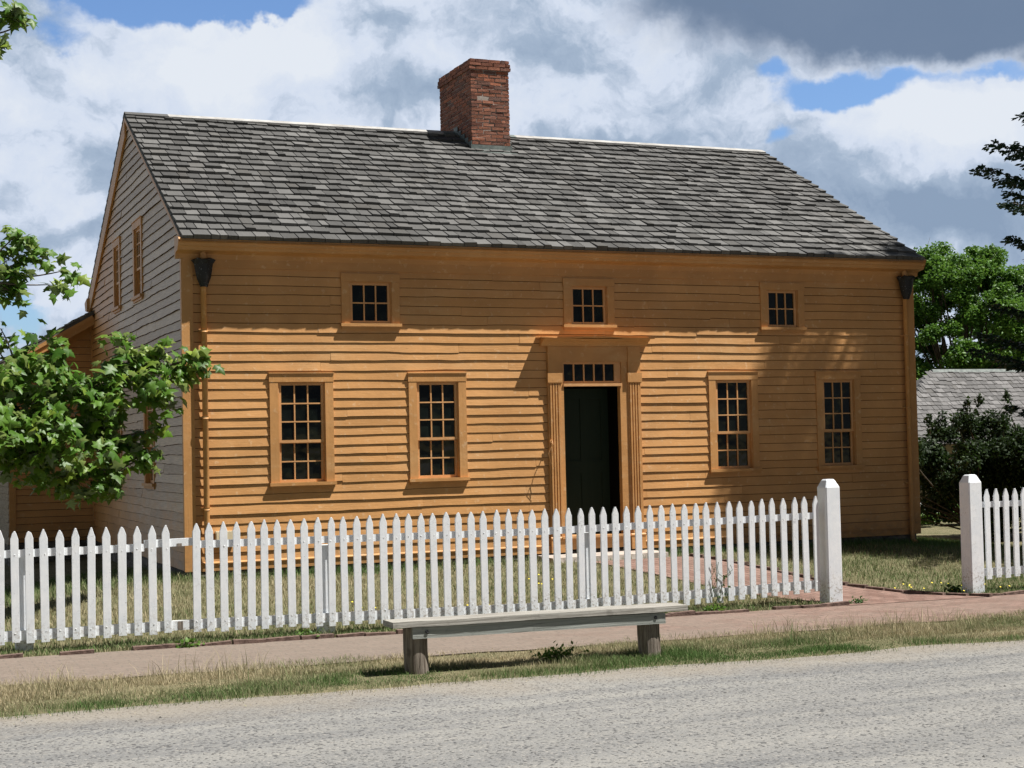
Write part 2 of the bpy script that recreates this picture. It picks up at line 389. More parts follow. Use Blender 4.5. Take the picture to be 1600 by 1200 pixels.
# grass -------------------------------------------------------------
def blades(name,n,area,hf,wf,colf,keep=None,label=None,lean=.5):
    x0,x1,y0,y1=area
    X=RNG.uniform(x0,x1,n); Y=RNG.uniform(y0,y1,n)
    if keep is not None: k=keep(X,Y); X=X[k];Y=Y[k]
    n=len(X); H=hf(X,Y,n); W=wf(n); A=RNG.uniform(0,2*math.pi,n); La=RNG.uniform(0,2*math.pi,n); Ll=H*RNG.uniform(.05,lean*1.6,n)
    Z=ground(X,Y)-.004
    dx=np.cos(A)*W/2; dy=np.sin(A)*W/2; lx=np.cos(La)*Ll; ly=np.sin(La)*Ll
    P=np.zeros((n,5,3))
    P[:,0]=np.stack([X-dx,Y-dy,Z],1); P[:,1]=np.stack([X+dx,Y+dy,Z],1)
    P[:,2]=np.stack([X+dx*.8+lx*.35,Y+dy*.8+ly*.35,Z+H*.6],1); P[:,3]=np.stack([X-dx*.8+lx*.35,Y-dy*.8+ly*.35,Z+H*.6],1)
    P[:,4]=np.stack([X+lx,Y+ly,Z+H],1)
    b=np.arange(n)*5
    F=np.concatenate([np.stack([b,b+1,b+2],1),np.stack([b,b+2,b+3],1),np.stack([b+3,b+2,b+4],1)])
    c=colf(X,Y,n); C=np.repeat(c,5,axis=0)
    return tag(mesh_np(name,P.reshape(-1,3),F,M['grass'],cols=C),label,None,None,'stuff')
GREEN=np.array([.092,.165,.048]); DRY=np.array([.47,.40,.26]); OLIVE=np.array([.13,.14,.045])
def gcol(dry):
    def f(X,Y,n):
        d=np.clip(dry(X,Y)+RNG.normal(0,.22,n),0,1)[:,None]
        c=GREEN*(1-d)+DRY*d; o=RNG.random(n)[:,None]; c=c*(.75+.5*o); return c
    return f
def in_path(X,Y):
    t=np.clip((Y+4.56)/(3.96),0,1); cx=np.interp(Y,[p[1] for p in pc],[p[0] for p in pc]); hw=np.where(Y<-4.1,.85,.70)
    return (np.abs(X-cx)<hw)&(Y<-.6)
lawn_keep=lambda X,Y: ~in_path(X,Y) & ~((Y>-.55)&(X>4.3)&(X<6.0)) & ~((Y>-.02)&(X>-.05)&(X<10.2)) & (Y>-4.40)
lawn_dry=lambda X,Y: .45+.75*(fbm(X*.9,Y*.9,3)-.30)*1.6 -.55*sstep(-.9,-.1,Y) -.25*sstep(6.2,8,X)-.4*sstep(-3.6,-4.3,Y)
tag(blades('lawn_grass',150000,(-3.2,12.5,-4.4,3.2),
   lambda X,Y,n: (RNG.uniform(.02,.055,n)+.05*sstep(-.7,-.1,Y)*RNG.random(n))*(1+.6*fbm(X*2,Y*2,2)), lambda n:RNG.uniform(.004,.009,n), gcol(lawn_dry),lawn_keep),
   'short half-dry grass of the front lawn behind the picket fence','grass')
def verge_keep(X,Y):
    dens=fbm(X*1.6,Y*3,4); e=np.minimum(Y-road_edge(X),verge_far(X)-Y); return (e>-.10+RNG.normal(0,.05,len(X)))&(RNG.random(len(X))<.30+.7*sstep(.0,.28,e))&((dens>.36)|(RNG.random(len(X))<.35))
verge_dry=lambda X,Y: .70+2.3*(fbm(X*.8,Y*1.7,3)-.46)+.35*sstep(-6.9,-6.35,Y)-.25*sstep(-7.05,-7.35,Y)
def vh(X,Y,n):
    h=RNG.uniform(.018,.055,n)*(.35+2.5*np.clip(fbm(X*2.3,Y*3,3)-.22,0,1)); tall=RNG.random(n)<.035*(fbm(X*.9,Y*0+4,2)>.42)*(Y>-6.9); return np.where(tall,RNG.uniform(.09,.21,n),h)
tag(blades('verge_grass',230000,(-3.6,9.5,-7.75,-5.85),vh,lambda n:RNG.uniform(.002,.0052,n),gcol(verge_dry),verge_keep),
   'uneven half-dry grass strip between the gravel road and the brick pavement','grass')
foot_keep=lambda X,Y: (~((X>5.98)&(X<7.6)))&(fbm(X*2.2,Y*4,3)>.36)
tag(blades('fence_foot_grass',26000,(-3.0,10,-4.47,-4.02),lambda X,Y,n:RNG.uniform(.02,.085,n)*(.5+fbm(X*1.5,Y*0+9,2)),lambda n:RNG.uniform(.004,.010,n),
    gcol(lambda X,Y:.12+.5*(fbm(X*1.1,Y*2+7,3)-.3)+.5*sstep(-4.36,-4.46,Y)),foot_keep),'green grass and weeds growing along the foot of the picket fence','grass')
tag(blades('dry_litter',34000,(-3.2,6.2,-4.80,-4.48),lambda X,Y,n:RNG.uniform(.004,.018,n),lambda n:RNG.uniform(.004,.016,n),
    gcol(lambda X,Y:.95+0*X),lambda X,Y:RNG.random(len(X))<np.clip(1.1*fbm(X*2.2,Y*3,3)-.1-(-4.48-Y)*2.4,0,1),lean=2.5),'dry straw and fallen bits on the pavement beside the edging bricks','litter')
tag(blades('sparse_margin_grass',9000,(-3.6,9,-8.0,-7.45),lambda X,Y,n:RNG.uniform(.004,.022,n),lambda n:RNG.uniform(.003,.009,n),
    gcol(lambda X,Y:.8+0*X),lambda X,Y:RNG.random(len(X))<np.clip(1-(road_edge(X)-Y)*2.6,0,1)*fbm(X*3,Y*3,2),lean=2),'thin dry grass scattered over the dusty road margin','grass')
# loose gravel
n=9000; X=RNG.uniform(-3.6,8.5,n); Y=-7.6-(RNG.random(n)**1.2)*6.5; S=RNG.uniform(.002,.006,n)*np.where(RNG.random(n)<.03,2.2,1)
oct_=np.array([(1,0,0),(0,1,0),(-1,0,0),(0,-1,0),(0,0,.8)]); V=(np.stack([X,Y,ground(X,Y)+.006],1)[:,None,:]+oct_[None]*S[:,None,None]*RNG.uniform(.6,1.4,(n,5,1))).reshape(-1,3)
b=np.arange(n)*5; F=np.concatenate([np.stack([b+i,b+(i+1)%4,b+4],1) for i in range(4)])
g=RNG.uniform(.06,.30,n)[:,None]*np.array([1,.97,.93]); 
tag(mesh_np('loose_gravel',V,F,M['grass'],cols=np.repeat(g,5,axis=0)),'loose grey pebbles scattered over the gravel road','gravel',None,'stuff')
# yellow flowers in the lawn
mb=MB()
for _ in range(70):
    cx,cy=random.choice([(1.7,-3.2,),(2.3,-3.4),(.9,-2.9),(7.4,-3.7),(7.6,-4.1),(3.5,-2.0),(8.2,-3.9)]); px=cx+random.gauss(0,.22); py=cy+random.gauss(0,.2); z=float(ground(px,py))+random.uniform(.05,.08)
    k=5; r=.011; mb.poly([(px+r*math.cos(a*2*math.pi/k),py+r*math.sin(a*2*math.pi/k)*.8,z+r*.5*math.sin(a*2*math.pi/k)) for a in range(k)])
M['yellow']=m_simple('yellow_petals',(.65,.52,.03),(.8,.65,.06),30,.6)
tag(mb.build('yellow_flowers',M['yellow']),'tiny yellow flowers dotted in the lawn behind the pickets','flowers',None,'stuff')

# ------------------------------------------------------------------ HOUSE
L=10.19; D=7.64; EZ=3.83; RZ=6.05; RY=3.82
house=empty('wooden_house')
tag(house,'orange clapboard house with grey shingle roof and brick chimney behind the fence','house')
def clap(mb,mp,z0,z1,ulo,uhi,th,cuts,seedrow,dx=.09,zb=None,wob=.006):
    """one lapped row. mp(u,z,out)->xyz ; cuts = (ua,ub,za,zb) openings"""
    a,b=ulo(z0),uhi(z0); u=a; joints=[a]
    while True:
        u+=random.uniform(1.3,4.5)
        if u>b-.5: break
        joints.append(u)
    joints.append(b)
    for ja,jb in zip(joints[:-1],joints[1:]):
        dzj=random.uniform(-.006,.006); thj=th*random.uniform(.75,1.35); ph=random.uniform(0,99); rough=random.random()
        bad=random.random()<.25; amp=wob*(1.8 if bad else 1)
        # split u range by openings
        segs=[(ja+.0012,jb-.0012,z0,z1)]
        for (ca,cb,za,zb_) in cuts:
            if z1<=za or z0>=zb_: continue
            new=[]
            for (p,q,s0,s1) in segs:
                if q<=ca or p>=cb: new.append((p,q,s0,s1)); continue
                if p<ca: new.append((p,ca,s0,s1))
                if q>cb: new.append((cb,q,s0,s1))
                pp,qq=max(p,ca),min(q,cb)
                if za>s0+.012: new.append((pp,qq,s0,za))
                if zb_<s1-.012: new.append((pp,qq,zb_,s1))
            segs=new
        for (p,q,s0,s1) in segs:
            if q-p<.01: continue
            m=max(2,int((q-p)/dx)+1); base=len(mb.v)
            for i in range(m):
                t=i/(m-1); uu=p+(q-p)*t
                w=(float(vn(uu*1.1+ph,ph))-.5)*2*amp+ (float(vn(uu*5+ph,ph*2))-.5)*amp*.7
                if bad: w+= -.006*max(0,float(vn(uu*2.3+ph,ph+5))-.72)*4
                thv=1.0*thj*(.65+.7*float(vn(uu*1.7+ph*3,ph)))
                zb0=s0+w+dzj if s0==z0 else s0
                # end positions follow a sloped boundary
                ub=uu; ut=uu
                if abs(p-(ja+.0012))<1e-6 and ja==a: ub=ulo(s0)+(uu-p) if i==0 else uu; ut=ulo(s1) if i==0 else max(uu,ulo(s1))
                if abs(q-(jb-.0012))<1e-6 and jb==b: ut=uhi(s1) if i==m-1 else min(ut,uhi(s1))
                outb=.004+thv*(z1-s0)/(z1-z0) if s0!=z0 else .004+thv
                outt=.004+thv*max(0,(z1-s1)/(z1-z0))
                mb.v.append(mp(ub,zb0-.0062,.0025)); mb.v.append(mp(ub,zb0,outb)); mb.v.append(mp(ut,s1+(.030 if s1==z1 else 0),outt if s1!=z1 else -.0035))
            for i in range(m-1):
                k=base+3*i; mb.dark.append(len(mb.f)); mb.f.append((k,k+3,k+4,k+1)); mb.f.append((k+1,k+4,k+5,k+2))  # butt strip takes the painted lap shade
            mb.f.append((base,base+1,base+2)); k=base+3*(m-1); mb.f.append((k,k+2,k+1))
lower=[(.99,1.77,.935,2.27),(2.71,3.465,.935,2.265),(6.885,7.64,.935,2.265),(8.555,9.28,.935,2.26)]
upper=[(1.885,2.625,2.82,3.47),(4.81,5.535,2.83,3.47),(7.715,8.41,2.82,3.47)]
DOOR=(4.55,5.88,-.02,2.66)
cutsF=[(a+.01,b-.01,c+.01,d-.01) for a,b,c,d in lower+upper]+[(DOOR[0]+.01,DOOR[1]-.01,-1,DOOR[3])]
mb=MB(); rows=31; h=(3.53-.09)/rows; z=.09
for r in range(rows):
    zz=z+h*r
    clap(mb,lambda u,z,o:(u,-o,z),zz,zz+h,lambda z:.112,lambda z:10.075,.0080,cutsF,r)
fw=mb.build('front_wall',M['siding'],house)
# sheathing behind the boards, with the real window and door openings
def sheath(mb,fr,u0,u1,top,cuts,extra=()):
    us=sorted(set([u0,u1]+[c for k in cuts for c in k[:2]]+list(extra)))
    for p,q in zip(us[:-1],us[1:]):
        m=(p+q)/2; cs=sorted([(c[2],c[3]) for c in cuts if c[0]<m<c[1]]); z=0.0
        for (za,zb) in cs+[(None,None)]:
            if za is None: zt=(top(p),top(q))
            else: zt=(za,za)
            if min(zt)>z+.005:
                mb.hexa([fr(p,.006,z),fr(q,.006,z),fr(q,.03,z),fr(p,.03,z),fr(p,.006,zt[0]),fr(q,.006,zt[1]),fr(q,.03,zt[1]),fr(p,.03,zt[0])])
            if zb is not None: z=zb
mb=MB(); shr=.06
sheath(mb,lambda u,o,z:(u,o,z),.02,L-.02,lambda u:3.75,[(a+shr,b-shr,c+.03,d-.05) for a,b,c,d in lower+upper]+[(4.77,5.60,.17,2.40)])
mb.build('wall_sheathing',M['gap_dark'],house)
# gable (left) wall
def ylo(z): return .02 if z<3.72 else min(3.8,(z-EZ)/(RZ-EZ)*(RY+.2)-.2+.04)
def yhi(z): return D-.02 if z<3.72 else max(3.84,2*RY-((z-EZ)/(RZ-EZ)*(RY+.2)-.2)-.04)
gw=[(2.66,3.38,3.41,4.47),(4.53,5.20,3.42,4.45),(1.93,2.70,.93,2.27),(4.6,5.35,.93,2.27)]
def ytop(y): return EZ-.10+(RZ-EZ)*(y+.2)/(RY+.2)
def gable(x,sgn,name,mat,cuts):
    mb=MB(); z=.0; k=0
    while z<5.93:
        hh=.112 if z>.05 else .112
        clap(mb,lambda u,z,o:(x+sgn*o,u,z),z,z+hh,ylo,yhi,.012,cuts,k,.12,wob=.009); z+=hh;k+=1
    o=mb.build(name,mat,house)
    mb=MB(); sheath(mb,lambda u,o,z:(x-sgn*o,u,z),.031,D-.01,lambda y:(3.75 if y<.02 or y>D-.02 else min(ytop(y),ytop(2*RY-y))),[(a+shr,b-shr,c+.03,d-.05) for a,b,c,d in cuts],(RY,))
    mb.build('wall_sheathing',M['gap_dark'],house)
    return o
gable(0,-1,'gable_wall',M['gable'],[(a+.01,b-.01,c+.01,d-.01) for a,b,c,d in gw])
gable(L,1,'gable_wall',M['siding'],[])
mb=MB(); mb.box(.02,L-.02,D-.06,D-.004,0,3.78); mb.build('rear_wall',M['siding'],house)
# interior black lining so that nothing shows through
mb=MB(); mb.box(.1,L-.1,.55,.60,-.1,3.7); mb.build('interior_partition',M['black'],house)
# foundation of rubble stones
mb=MB(); mb.box(.03,L-.03,.012,.3,-.7,.0); mb.box(.035,.3,.3,D,-.9,-.002); mb.box(L-.3,L-.035,.3,D,-.9,-.002)
rs=random.Random(3)
def stones(fn,u0,u1,zb,zt):
    z=zb
    while z<zt-.02:
        hh=rs.uniform(.07,.15); u=u0
        if z+hh>zt-.03: hh=zt-z-.004
        while u<u1-.05:
            w=rs.uniform(.12,.36); w=min(w,u1-u); p=rs.uniform(.010,.022); g=.006
            a,b,c,d=u+g,u+w-g,z+g,z+hh-g; j=lambda:rs.uniform(-.010,.010)
            P0=[fn(a,c,0),fn(b,c,0),fn(b,d,0),fn(a,d,0)]; P1=[fn(a+.02+j(),c+.014+j()*.5,p),fn(b-.02+j(),c+.014+j()*.5,p+j()*.5),fn(b-.02+j(),d-.014+j()*.5,p),fn(a+.02+j(),d-.014+j()*.5,p+j()*.5)]
            mb.hexa(P0+P1); u+=w
        z+=hh
stones(lambda u,z,o:(u,.012-o,z),.04,L-.04,-.30,-.004)
stones(lambda u,z,o:(.035-o,u,z),.06,D,-.66,-.004)
stones(lambda u,z,o:(L-.035+o,u,z),.06,D,-.50,-.004)
mb.build('foundation',M['stone'],house)
# corner boards
mb=MB(); mb.box(-.022,.112,-.028,.004,.0,3.66); mb.box(-.022,.004,.004,.05,.0,3.72); mb.build('corner_board',M['trimv'],house)
mb=MB(); mb.box(10.075,L+.022,-.028,.004,.0,3.66); mb.box(L-.004,L+.022,.004,.10,.0,3.72); mb.build('corner_board',M['trimv'],house)
mb=MB(); mb.box(-.022,.004,D-.08,D+.02,.0,3.62); mb.build('corner_board',M['gable'],house)
# water table with drip cap
mb=MB(); 
for (a,b) in ((.112,4.55),(5.88,10.075)):
    mb.prism_x([(.004,-.004),(-.020,-.004),(-.020,.078),(-.034,.080),(-.034,.088),(-.010,.104),(.004,.104)],a,b)
mb.build('water_table',M['trim'],house)
# frieze and cornice
mb=MB(); mb.box(.112,10.075,-.022,.004,3.50,3.66); mb.build('frieze_board',M['trim'],house)
mb=MB()
prof=[(.02,3.60),(-.026,3.60),(-.040,3.655),(-.060,3.665),(-.175,3.685),(-.190,3.722),(-.205,3.729),(-.216,3.762),(-.232,3.769),(-.222,3.786),(-.225,3.789),(-.248,3.796),(-.236,3.816),(-.20,3.826),(.02,3.86)]
mb.prism_x(prof,-.085,L+.10)
mb.build('cornice',M['trim'],house)
mb=MB(); mb.prism_x([(D-.02,3.64),(D+.17,3.67),(D+.24,3.78),(D+.24,3.80),(D-.02,3.86)],-.085,L+.10); mb.build('rear_cornice',M['trim'],house)
# rake boards along both slopes of each gable
for x0,x1 in ((-.045,-.016),(L+.016,L+.045)):
    mb=MB(); sl=(RZ-EZ)/(RY+.2)
    def rk(y): return EZ+(min(y,2*RY-y)+.2)*sl-.035
    for ya,yb,w in ((-.15,RY,.05),(RY,2*RY+.15,.27)):
        za,zb=rk(ya),rk(yb)
        mb.hexa([(x0,ya,za-w),(x1,ya,za-w),(x1,yb,zb-w),(x0,yb,zb-w),(x0,ya,za),(x1,ya,za),(x1,yb,zb),(x0,yb,zb)])
    mb.build('rake_board',M['trim'],house)

# roof: deck + real shingles
def shingle_slope(mb,o,ud,vd,nrm,W,S,expo,wid,th=.029,skip=None,uclip=None,rj=1.0):
    """o origin at eave-left; ud along eave; vd up-slope; rows of wedge-like shingles"""
    rows=int(S/expo)+1
    for r in range(rows):
        v0=r*expo; u=-random.uniform(0,.1); rowj=random.uniform(-.006,.006)
        ph=random.uniform(0,50)
        while u<W:
            w=random.uniform(*wid); a=max(u,0)+.0055; b=min(u+w,W)-.0055; u+=w
            if b-a<.02: continue
            if uclip:
                lo,hi=uclip(v0)
                if b<lo or a>hi: continue
                a=max(a,lo); b=min(b,hi)
                if b-a<.02: continue
            if skip and skip((a+b)/2,v0): continue
            wav=(float(vn(a*.8+ph,ph))-.5)*.028*rj
            j=random.uniform(-.009,.009)*rj; l0=v0-.004+rowj+j+wav if r else -.012+j*.4
            v1=min(v0+expo*1.55,S+.01); lift=th*random.uniform(.8,1.5)+(.010 if random.random()<.06 else 0); sk=random.uniform(-.004,.004)*rj; tl=random.uniform(-.003,.003)
            P=lambda u_,v_,n_: tuple(o+ud*u_+vd*v_+nrm*n_)
            mb.hexa([P(a,l0+sk,.004),P(b,l0-sk,.004),P(b,v1,.0),P(a,v1,.0),P(a,l0+sk,lift+th*.55+tl),P(b,l0-sk,lift+th*.55-tl),P(b,v1,.007),P(a,v1,.007)])
sv=Vector((0,RY+.27,(RZ-EZ)*(RY+.27)/(RY+.2))); 
o=Vector((-.05,-.258,EZ-.04+.018)); top=Vector((-.05,RY,RZ)); vd=(top-o).normalized(); S=(top-o).length; nrm=Vector((1,0,0)).cross(vd)
CH=(4.85,5.45,3.13,4.46)
mb=MB(); shingle_slope(mb,o,Vector((1,0,0)),vd,nrm,L+.10,S,.222,(.09,.215))
# rear slope
o2=Vector((-.05,2*RY+.275,EZ-.028)); top2=Vector((-.05,RY,RZ)); vd2=(top2-o2).normalized(); nrm2=vd2.cross(Vector((1,0,0)))
shingle_slope(mb,o2,Vector((1,0,0)),vd2,nrm2,L+.10,S,.222,(.12,.24))
# deck
def slab(mb,x0,x1,pa,pb,t):
    d=Vector((0,pb[0]-pa[0],pb[1]-pa[1])).normalized(); n=Vector((0,-d.z,d.y)) if d.y>0 else Vector((0,d.z,-d.y))
    mb.hexa([(x0,pa[0]-n.y*t,pa[1]-n.z*t),(x1,pa[0]-n.y*t,pa[1]-n.z*t),(x1,pb[0]-n.y*t,pb[1]-n.z*t),(x0,pb[0]-n.y*t,pb[1]-n.z*t),(x0,*pa),(x1,*pa),(x1,*pb),(x0,*pb)])
slab(mb,-.047,L+.047,(o.y+.01,o.z),(RY,RZ),.024); slab(mb,-.047,L+.047,(o2.y-.01,o2.z),(RY,RZ),.024)
roof=mb.build('roof',M['shingle'],house)
mb=MB()
def ridge(x0,x1):
    for s in (-1,1):
        a=Vector((0,s*.13,-.055-.005)); 
        mb.hexa([(x0,RY+s*.125,RZ-.035),(x1,RY+s*.125,RZ-.035),(x1,RY,RZ+.034),(x0,RY,RZ+.034),(x0,RY+s*.13,RZ-.012),(x1,RY+s*.13,RZ-.012),(x1,RY,RZ+.046),(x0,RY,RZ+.046)])
ridge(.55,4.62); ridge(5.80,L+.02); mb.build('ridge_cap',M['ridge'],roof)
mb=MB(); ridge(-.045,.549); mb.build('ridge_cap',M['shingle'],roof); mb=MB(); ridge(4.621,4.85); mb.build('ridge_cap',M['lead'],roof); mb=MB(); ridge(5.45,5.799); mb.build('ridge_cap',M['lead'],roof)

# chimney of individual bricks
mb=MB(); cx0,cx1,cy0,cy1=CH; bh=.0555
def brick_row(z,ex,rowi,hh):
    for side in range(4):
        if side in (0,2): u0,u1=cx0-ex,cx1+ex
        else: u0,u1=cy0-ex,cy1+ex
        u=u0-(0 if rowi%2 else .095)
        while u<u1:
            w=.19*random.uniform(.9,1.1); a=max(u,u0)+(.0 if u<=u0 else .0065); b=min(u+w,u1)-(.0 if u+w>=u1 else .0065); u+=w
            if b-a<.02: continue
            if side==0 and abs(z-6.45)<.028 and abs((a+b)/2-5.08)<.06: continue
            j=random.uniform(-.006,.005); dz=random.uniform(-.003,.003); t=.06
            if side==0: P=(a,b,cy0-ex+j,cy0-ex+t)
            elif side==2: P=(a,b,cy1+ex-t,cy1+ex-j)
            elif side==1: P=(cx0-ex+j,cx0-ex+t,a+.001,b-.001)
            else: P=(cx1+ex-t,cx1+ex-j,a+.001,b-.001)
            k=.003; x0_,x1_,y0_,y1_=P; q=[random.uniform(-.004,.004) for _ in range(8)]
            mb.hexa([(x0_+q[0],y0_+q[1],z+dz+.007),(x1_+q[2],y0_+q[3],z+dz+.007),(x1_,y1_,z+.005),(x0_,y1_,z+.005),(x0_+q[4],y0_+q[5],z+hh+dz-.006),(x1_+q[6],y0_+q[7],z+hh-.006-dz),(x1_,y1_,z+hh-.004),(x0_,y1_,z+hh-.004)])
z=5.55; i=0
while z<7.03:
    ex=0.0
    if z>6.855: ex=.024 if z<6.955 else .008
    brick_row(z,ex,i,bh); z+=bh; i+=1
ztop=z
chim=mb.build('chimney',M['brick'],house)
mb=MB(); mb.box(cx0+.0075,cx1-.0075,cy0+.0075,cy1-.0075,5.2,ztop-.02); mb.build('mortar_core',M['mortar'],chim)
mb=MB(); sl=(RZ-EZ)/(RY+.2)
def rzf(y): return EZ+(y+.2)*sl
mb.box(cx0-.025,cx1+.025,cy0-.02,cy0-.008,rzf(cy0)-.03,rzf(cy0)+.10)
mb.hexa([(cx0-.05,cy0-.10,rzf(cy0-.10)+.026),(cx1+.07,cy0-.12,rzf(cy0-.12)+.026),(cx1+.07,cy0-.015,rzf(cy0-.02)+.032),(cx0-.05,cy0-.015,rzf(cy0-.02)+.032),(cx0-.05,cy0-.10,rzf(cy0-.10)+.038),(cx1+.07,cy0-.12,rzf(cy0-.12)+.038),(cx1+.07,cy0-.015,rzf(cy0-.02)+.046),(cx0-.05,cy0-.015,rzf(cy0-.02)+.046)])
for k in range(5):
    y=cy0+.14*k; mb.box(cx0-.014-.001*k,cx0-.006,y,y+.15,rzf(y)-.02,rzf(y)+.16); mb.box(cx1+.006,cx1+.014+.001*k,y,y+.15,rzf(y)-.02,rzf(y)+.16)
mb.build('flashing',M['lead'],chim)

# windows -----------------------------------------------------------
def window(fr,rect,cols,rows_top,rows_bot,name='window',mat_c=None,head_over=.0,low=True):
    """fr(u,out,z)->xyz. casing part with sill, sash, glass children"""
    a,b,c,d=rect; cas=.105; sh=.05
    def bx(mb,u0,u1,o0,o1,z0,z1):
        P=[fr(u0,o1,z0),fr(u1,o1,z0),fr(u1,o0,z0),fr(u0,o0,z0),fr(u0,o1,z1),fr(u1,o1,z1),fr(u1,o0,z1),fr(u0,o0,z1)]; mb.hexa(P)
    mc=mat_c or M['trimv']
    m=MB(); zt=d-(.10 if low else .095)
    bx(m,a+.004,a+cas,-.01,.026,c+sh,zt-.001); bx(m,b-cas,b-.004,-.01,.026,c+sh,zt-.001)
    bx(m,a-.002,b+.002,-.01,.030,zt,d)
    if low: bx(m,a-.008,b+.008,-.01,.042,d-.001,d+.010)
    # inner reveal
    bx(m,a+cas+.0005,a+cas+.012,-.07,.010,c+sh,zt-.0005); bx(m,b-cas-.012,b-cas-.0005,-.07,.010,c+sh,zt-.0005); bx(m,a+cas+.012,b-cas-.012,-.07,.008,zt-.012,zt-.0007)
    w=m.build(name,mc,house)
    m=MB(); bx(m,a-.012,b+.012,-.06,.055,c+.012,c+sh-.001); bx(m,a+.002,b-.002,-.01,.030,c-.02,c+.0115); m.build('sill',M['trim'],w)
    # sashes
    u0,u1=a+cas+.013,b-cas-.013; z0,z1=c+sh+.001,zt-.013; st=.030
    m=MB(); g=MB()
    def sash(za,zb,nc,nr,o0,o1):
        bx(m,u0,u0+st,o0,o1,za,zb); bx(m,u1-st,u1,o0,o1,za,zb); bx(m,u0+st,u1-st,o0,o1,za,za+st*1.1); bx(m,u0+st,u1-st,o0,o1,zb-st*.9,zb)
        pa,pb=u0+st,u1-st; qa,qb=za+st*1.1,zb-st*.9; om=(o0+o1)/2
        for k in range(1,nc):
            u=pa+(pb-pa)*k/nc; bx(m,u-.008,u+.008,om-.008,o1-.004,qa,qb)
        for k in range(1,nr):
            z=qa+(qb-qa)*k/nr; bx(m,pa,pb,om-.007,o1-.002,z-.008,z+.008)
        for i in range(nc):
            for j in range(nr):
                ua,ub=pa+(pb-pa)*i/nc,pa+(pb-pa)*(i+1)/nc; va,vb=qa+(qb-qa)*j/nr,qa+(qb-qa)*(j+1)/nr
                t1,t2=random.uniform(-.0025,.0025),random.uniform(-.0025,.0025); o=om-.006
                g.poly([fr(ua,o+t1,va),fr(ub,o-t1,va),fr(ub,o-t1+t2,vb),fr(ua,o+t1+t2,vb)])
    if rows_bot:
        zm=z0+(z1-z0)*(rows_bot+.15)/(rows_bot+rows_top+.2)
        sash(z0,zm,cols,rows_bot,-.060,-.034); sash(zm-.018,z1,cols,rows_top,-.030,-.004)
    else: sash(z0,z1,cols,rows_top,-.040,-.008)
    m.build('sash',M['sash'],w); g.build('glass',M['glass'],w)
    m=MB(); bx(m,a+cas-.01,b-cas+.01,-.12,-.075,c+.02,zt); m.build('interior_shade',M['black'],w)
    return w
# carve the sheathing visually by letting sashes stand in a shallow box: push assembly forward of sheathing
frF=lambda u,o,z:(u,-(o+.0),z)
for rc in lower: window(frF,rc,3,3,2)
for rc in upper: window(frF,rc,3,2,0,low=False)
frG=lambda u,o,z:(-o,u,z)
for rc in gw: window(frG,rc,3,3,2,mat_c=M['trimv'])

# door surround -----------------------------------------------------
df=MB(); 
# jambs and frieze
df.box(4.745,4.782,-.03,.44,.18,2.10); df.box(5.578,5.685,-.03,.0,.18,2.10); df.box(5.578,5.60,.001,.44,.18,2.10)
df.box(4.56,5.87,-.036,.02,2.402,2.60)       # frieze
df.box(4.745,4.775,-.03,.02,2.101,2.402); df.box(5.60,5.685,-.03,.02,2.101,2.402)
df.box(4.782,5.578,-.032,.02,.03,.168); 
dfo=df.build('door_frame',M['trim'],house)
m=MB(); m.box(4.70,5.66,-.085,.44,.171,.198); m.build('door_sill',M['sash'],dfo); m=MB(); m.box(4.775,5.60,-.045,.02,2.092,2.128); m.build('transom_bar',M['sash'],dfo)
for (a,b) in ((4.56,4.744),(5.686,5.87)):
    m=MB(); m.box(a,b,-.038,.004,.0,2.14)
    w=(b-a); 
    for k in range(4):
        u=a+.018+(w-.036)*k/4+.006; m.box(u,u+(w-.036)/4-.016,-.056,-.038,.20,2.13)
    m.box(a-.008,b+.008,-.066,.004,.0,.17); m.prism_x([(.0,.171),(-.072,.171),(-.072,.185),(-.056,.199),(.0,.199)],a-.012,b+.012)
    m.build('pilaster',M['trimv'],dfo)
    m=MB(); m.box(a-.010,b+.010,-.066,.004,2.141,2.262); m.prism_x([(0,2.129),(-.058,2.129),(-.062,2.1405),(0,2.1405)],a-.004,b+.004)
    m.box(a+.004,b-.004,-.052,.004,2.263,2.60)
    m.build('pilaster_cap',M['trimv'],dfo)
m=MB()
m.prism_x([(.0,2.602),(-.06,2.602),(-.066,2.622),(-.085,2.637),(-.10,2.655),(-.13,2.667),(-.145,2.683),(-.166,2.690),(-.02,2.690),(.0,2.690)],4.47,5.97)
hd=m.v
m2=MB(); n=9
for k in range(n-1):
    x0=4.42+(6.02-4.42)*k/(n-1); x1=4.42+(6.02-4.42)*(k+1)/(n-1); f=lambda x: .012*math.sin(x*5.1)+.006*math.sin(x*13)
    m2.hexa([(x0,-.176,2.694+f(x0)*.6),(x1,-.176,2.694+f(x1)*.6),(x1,-.0,2.702+f(x1)*.6),(x0,-.0,2.702+f(x0)*.6),(x0,-.185,2.708+f(x0)*.6),(x1,-.185,2.708+f(x1)*.6),(x1,-.0,2.716+f(x1)*.6),(x0,-.0,2.716+f(x0)*.6)])
m.build('hood',M['trim'],dfo); m2.build('hood_board',M['trim'],dfo)
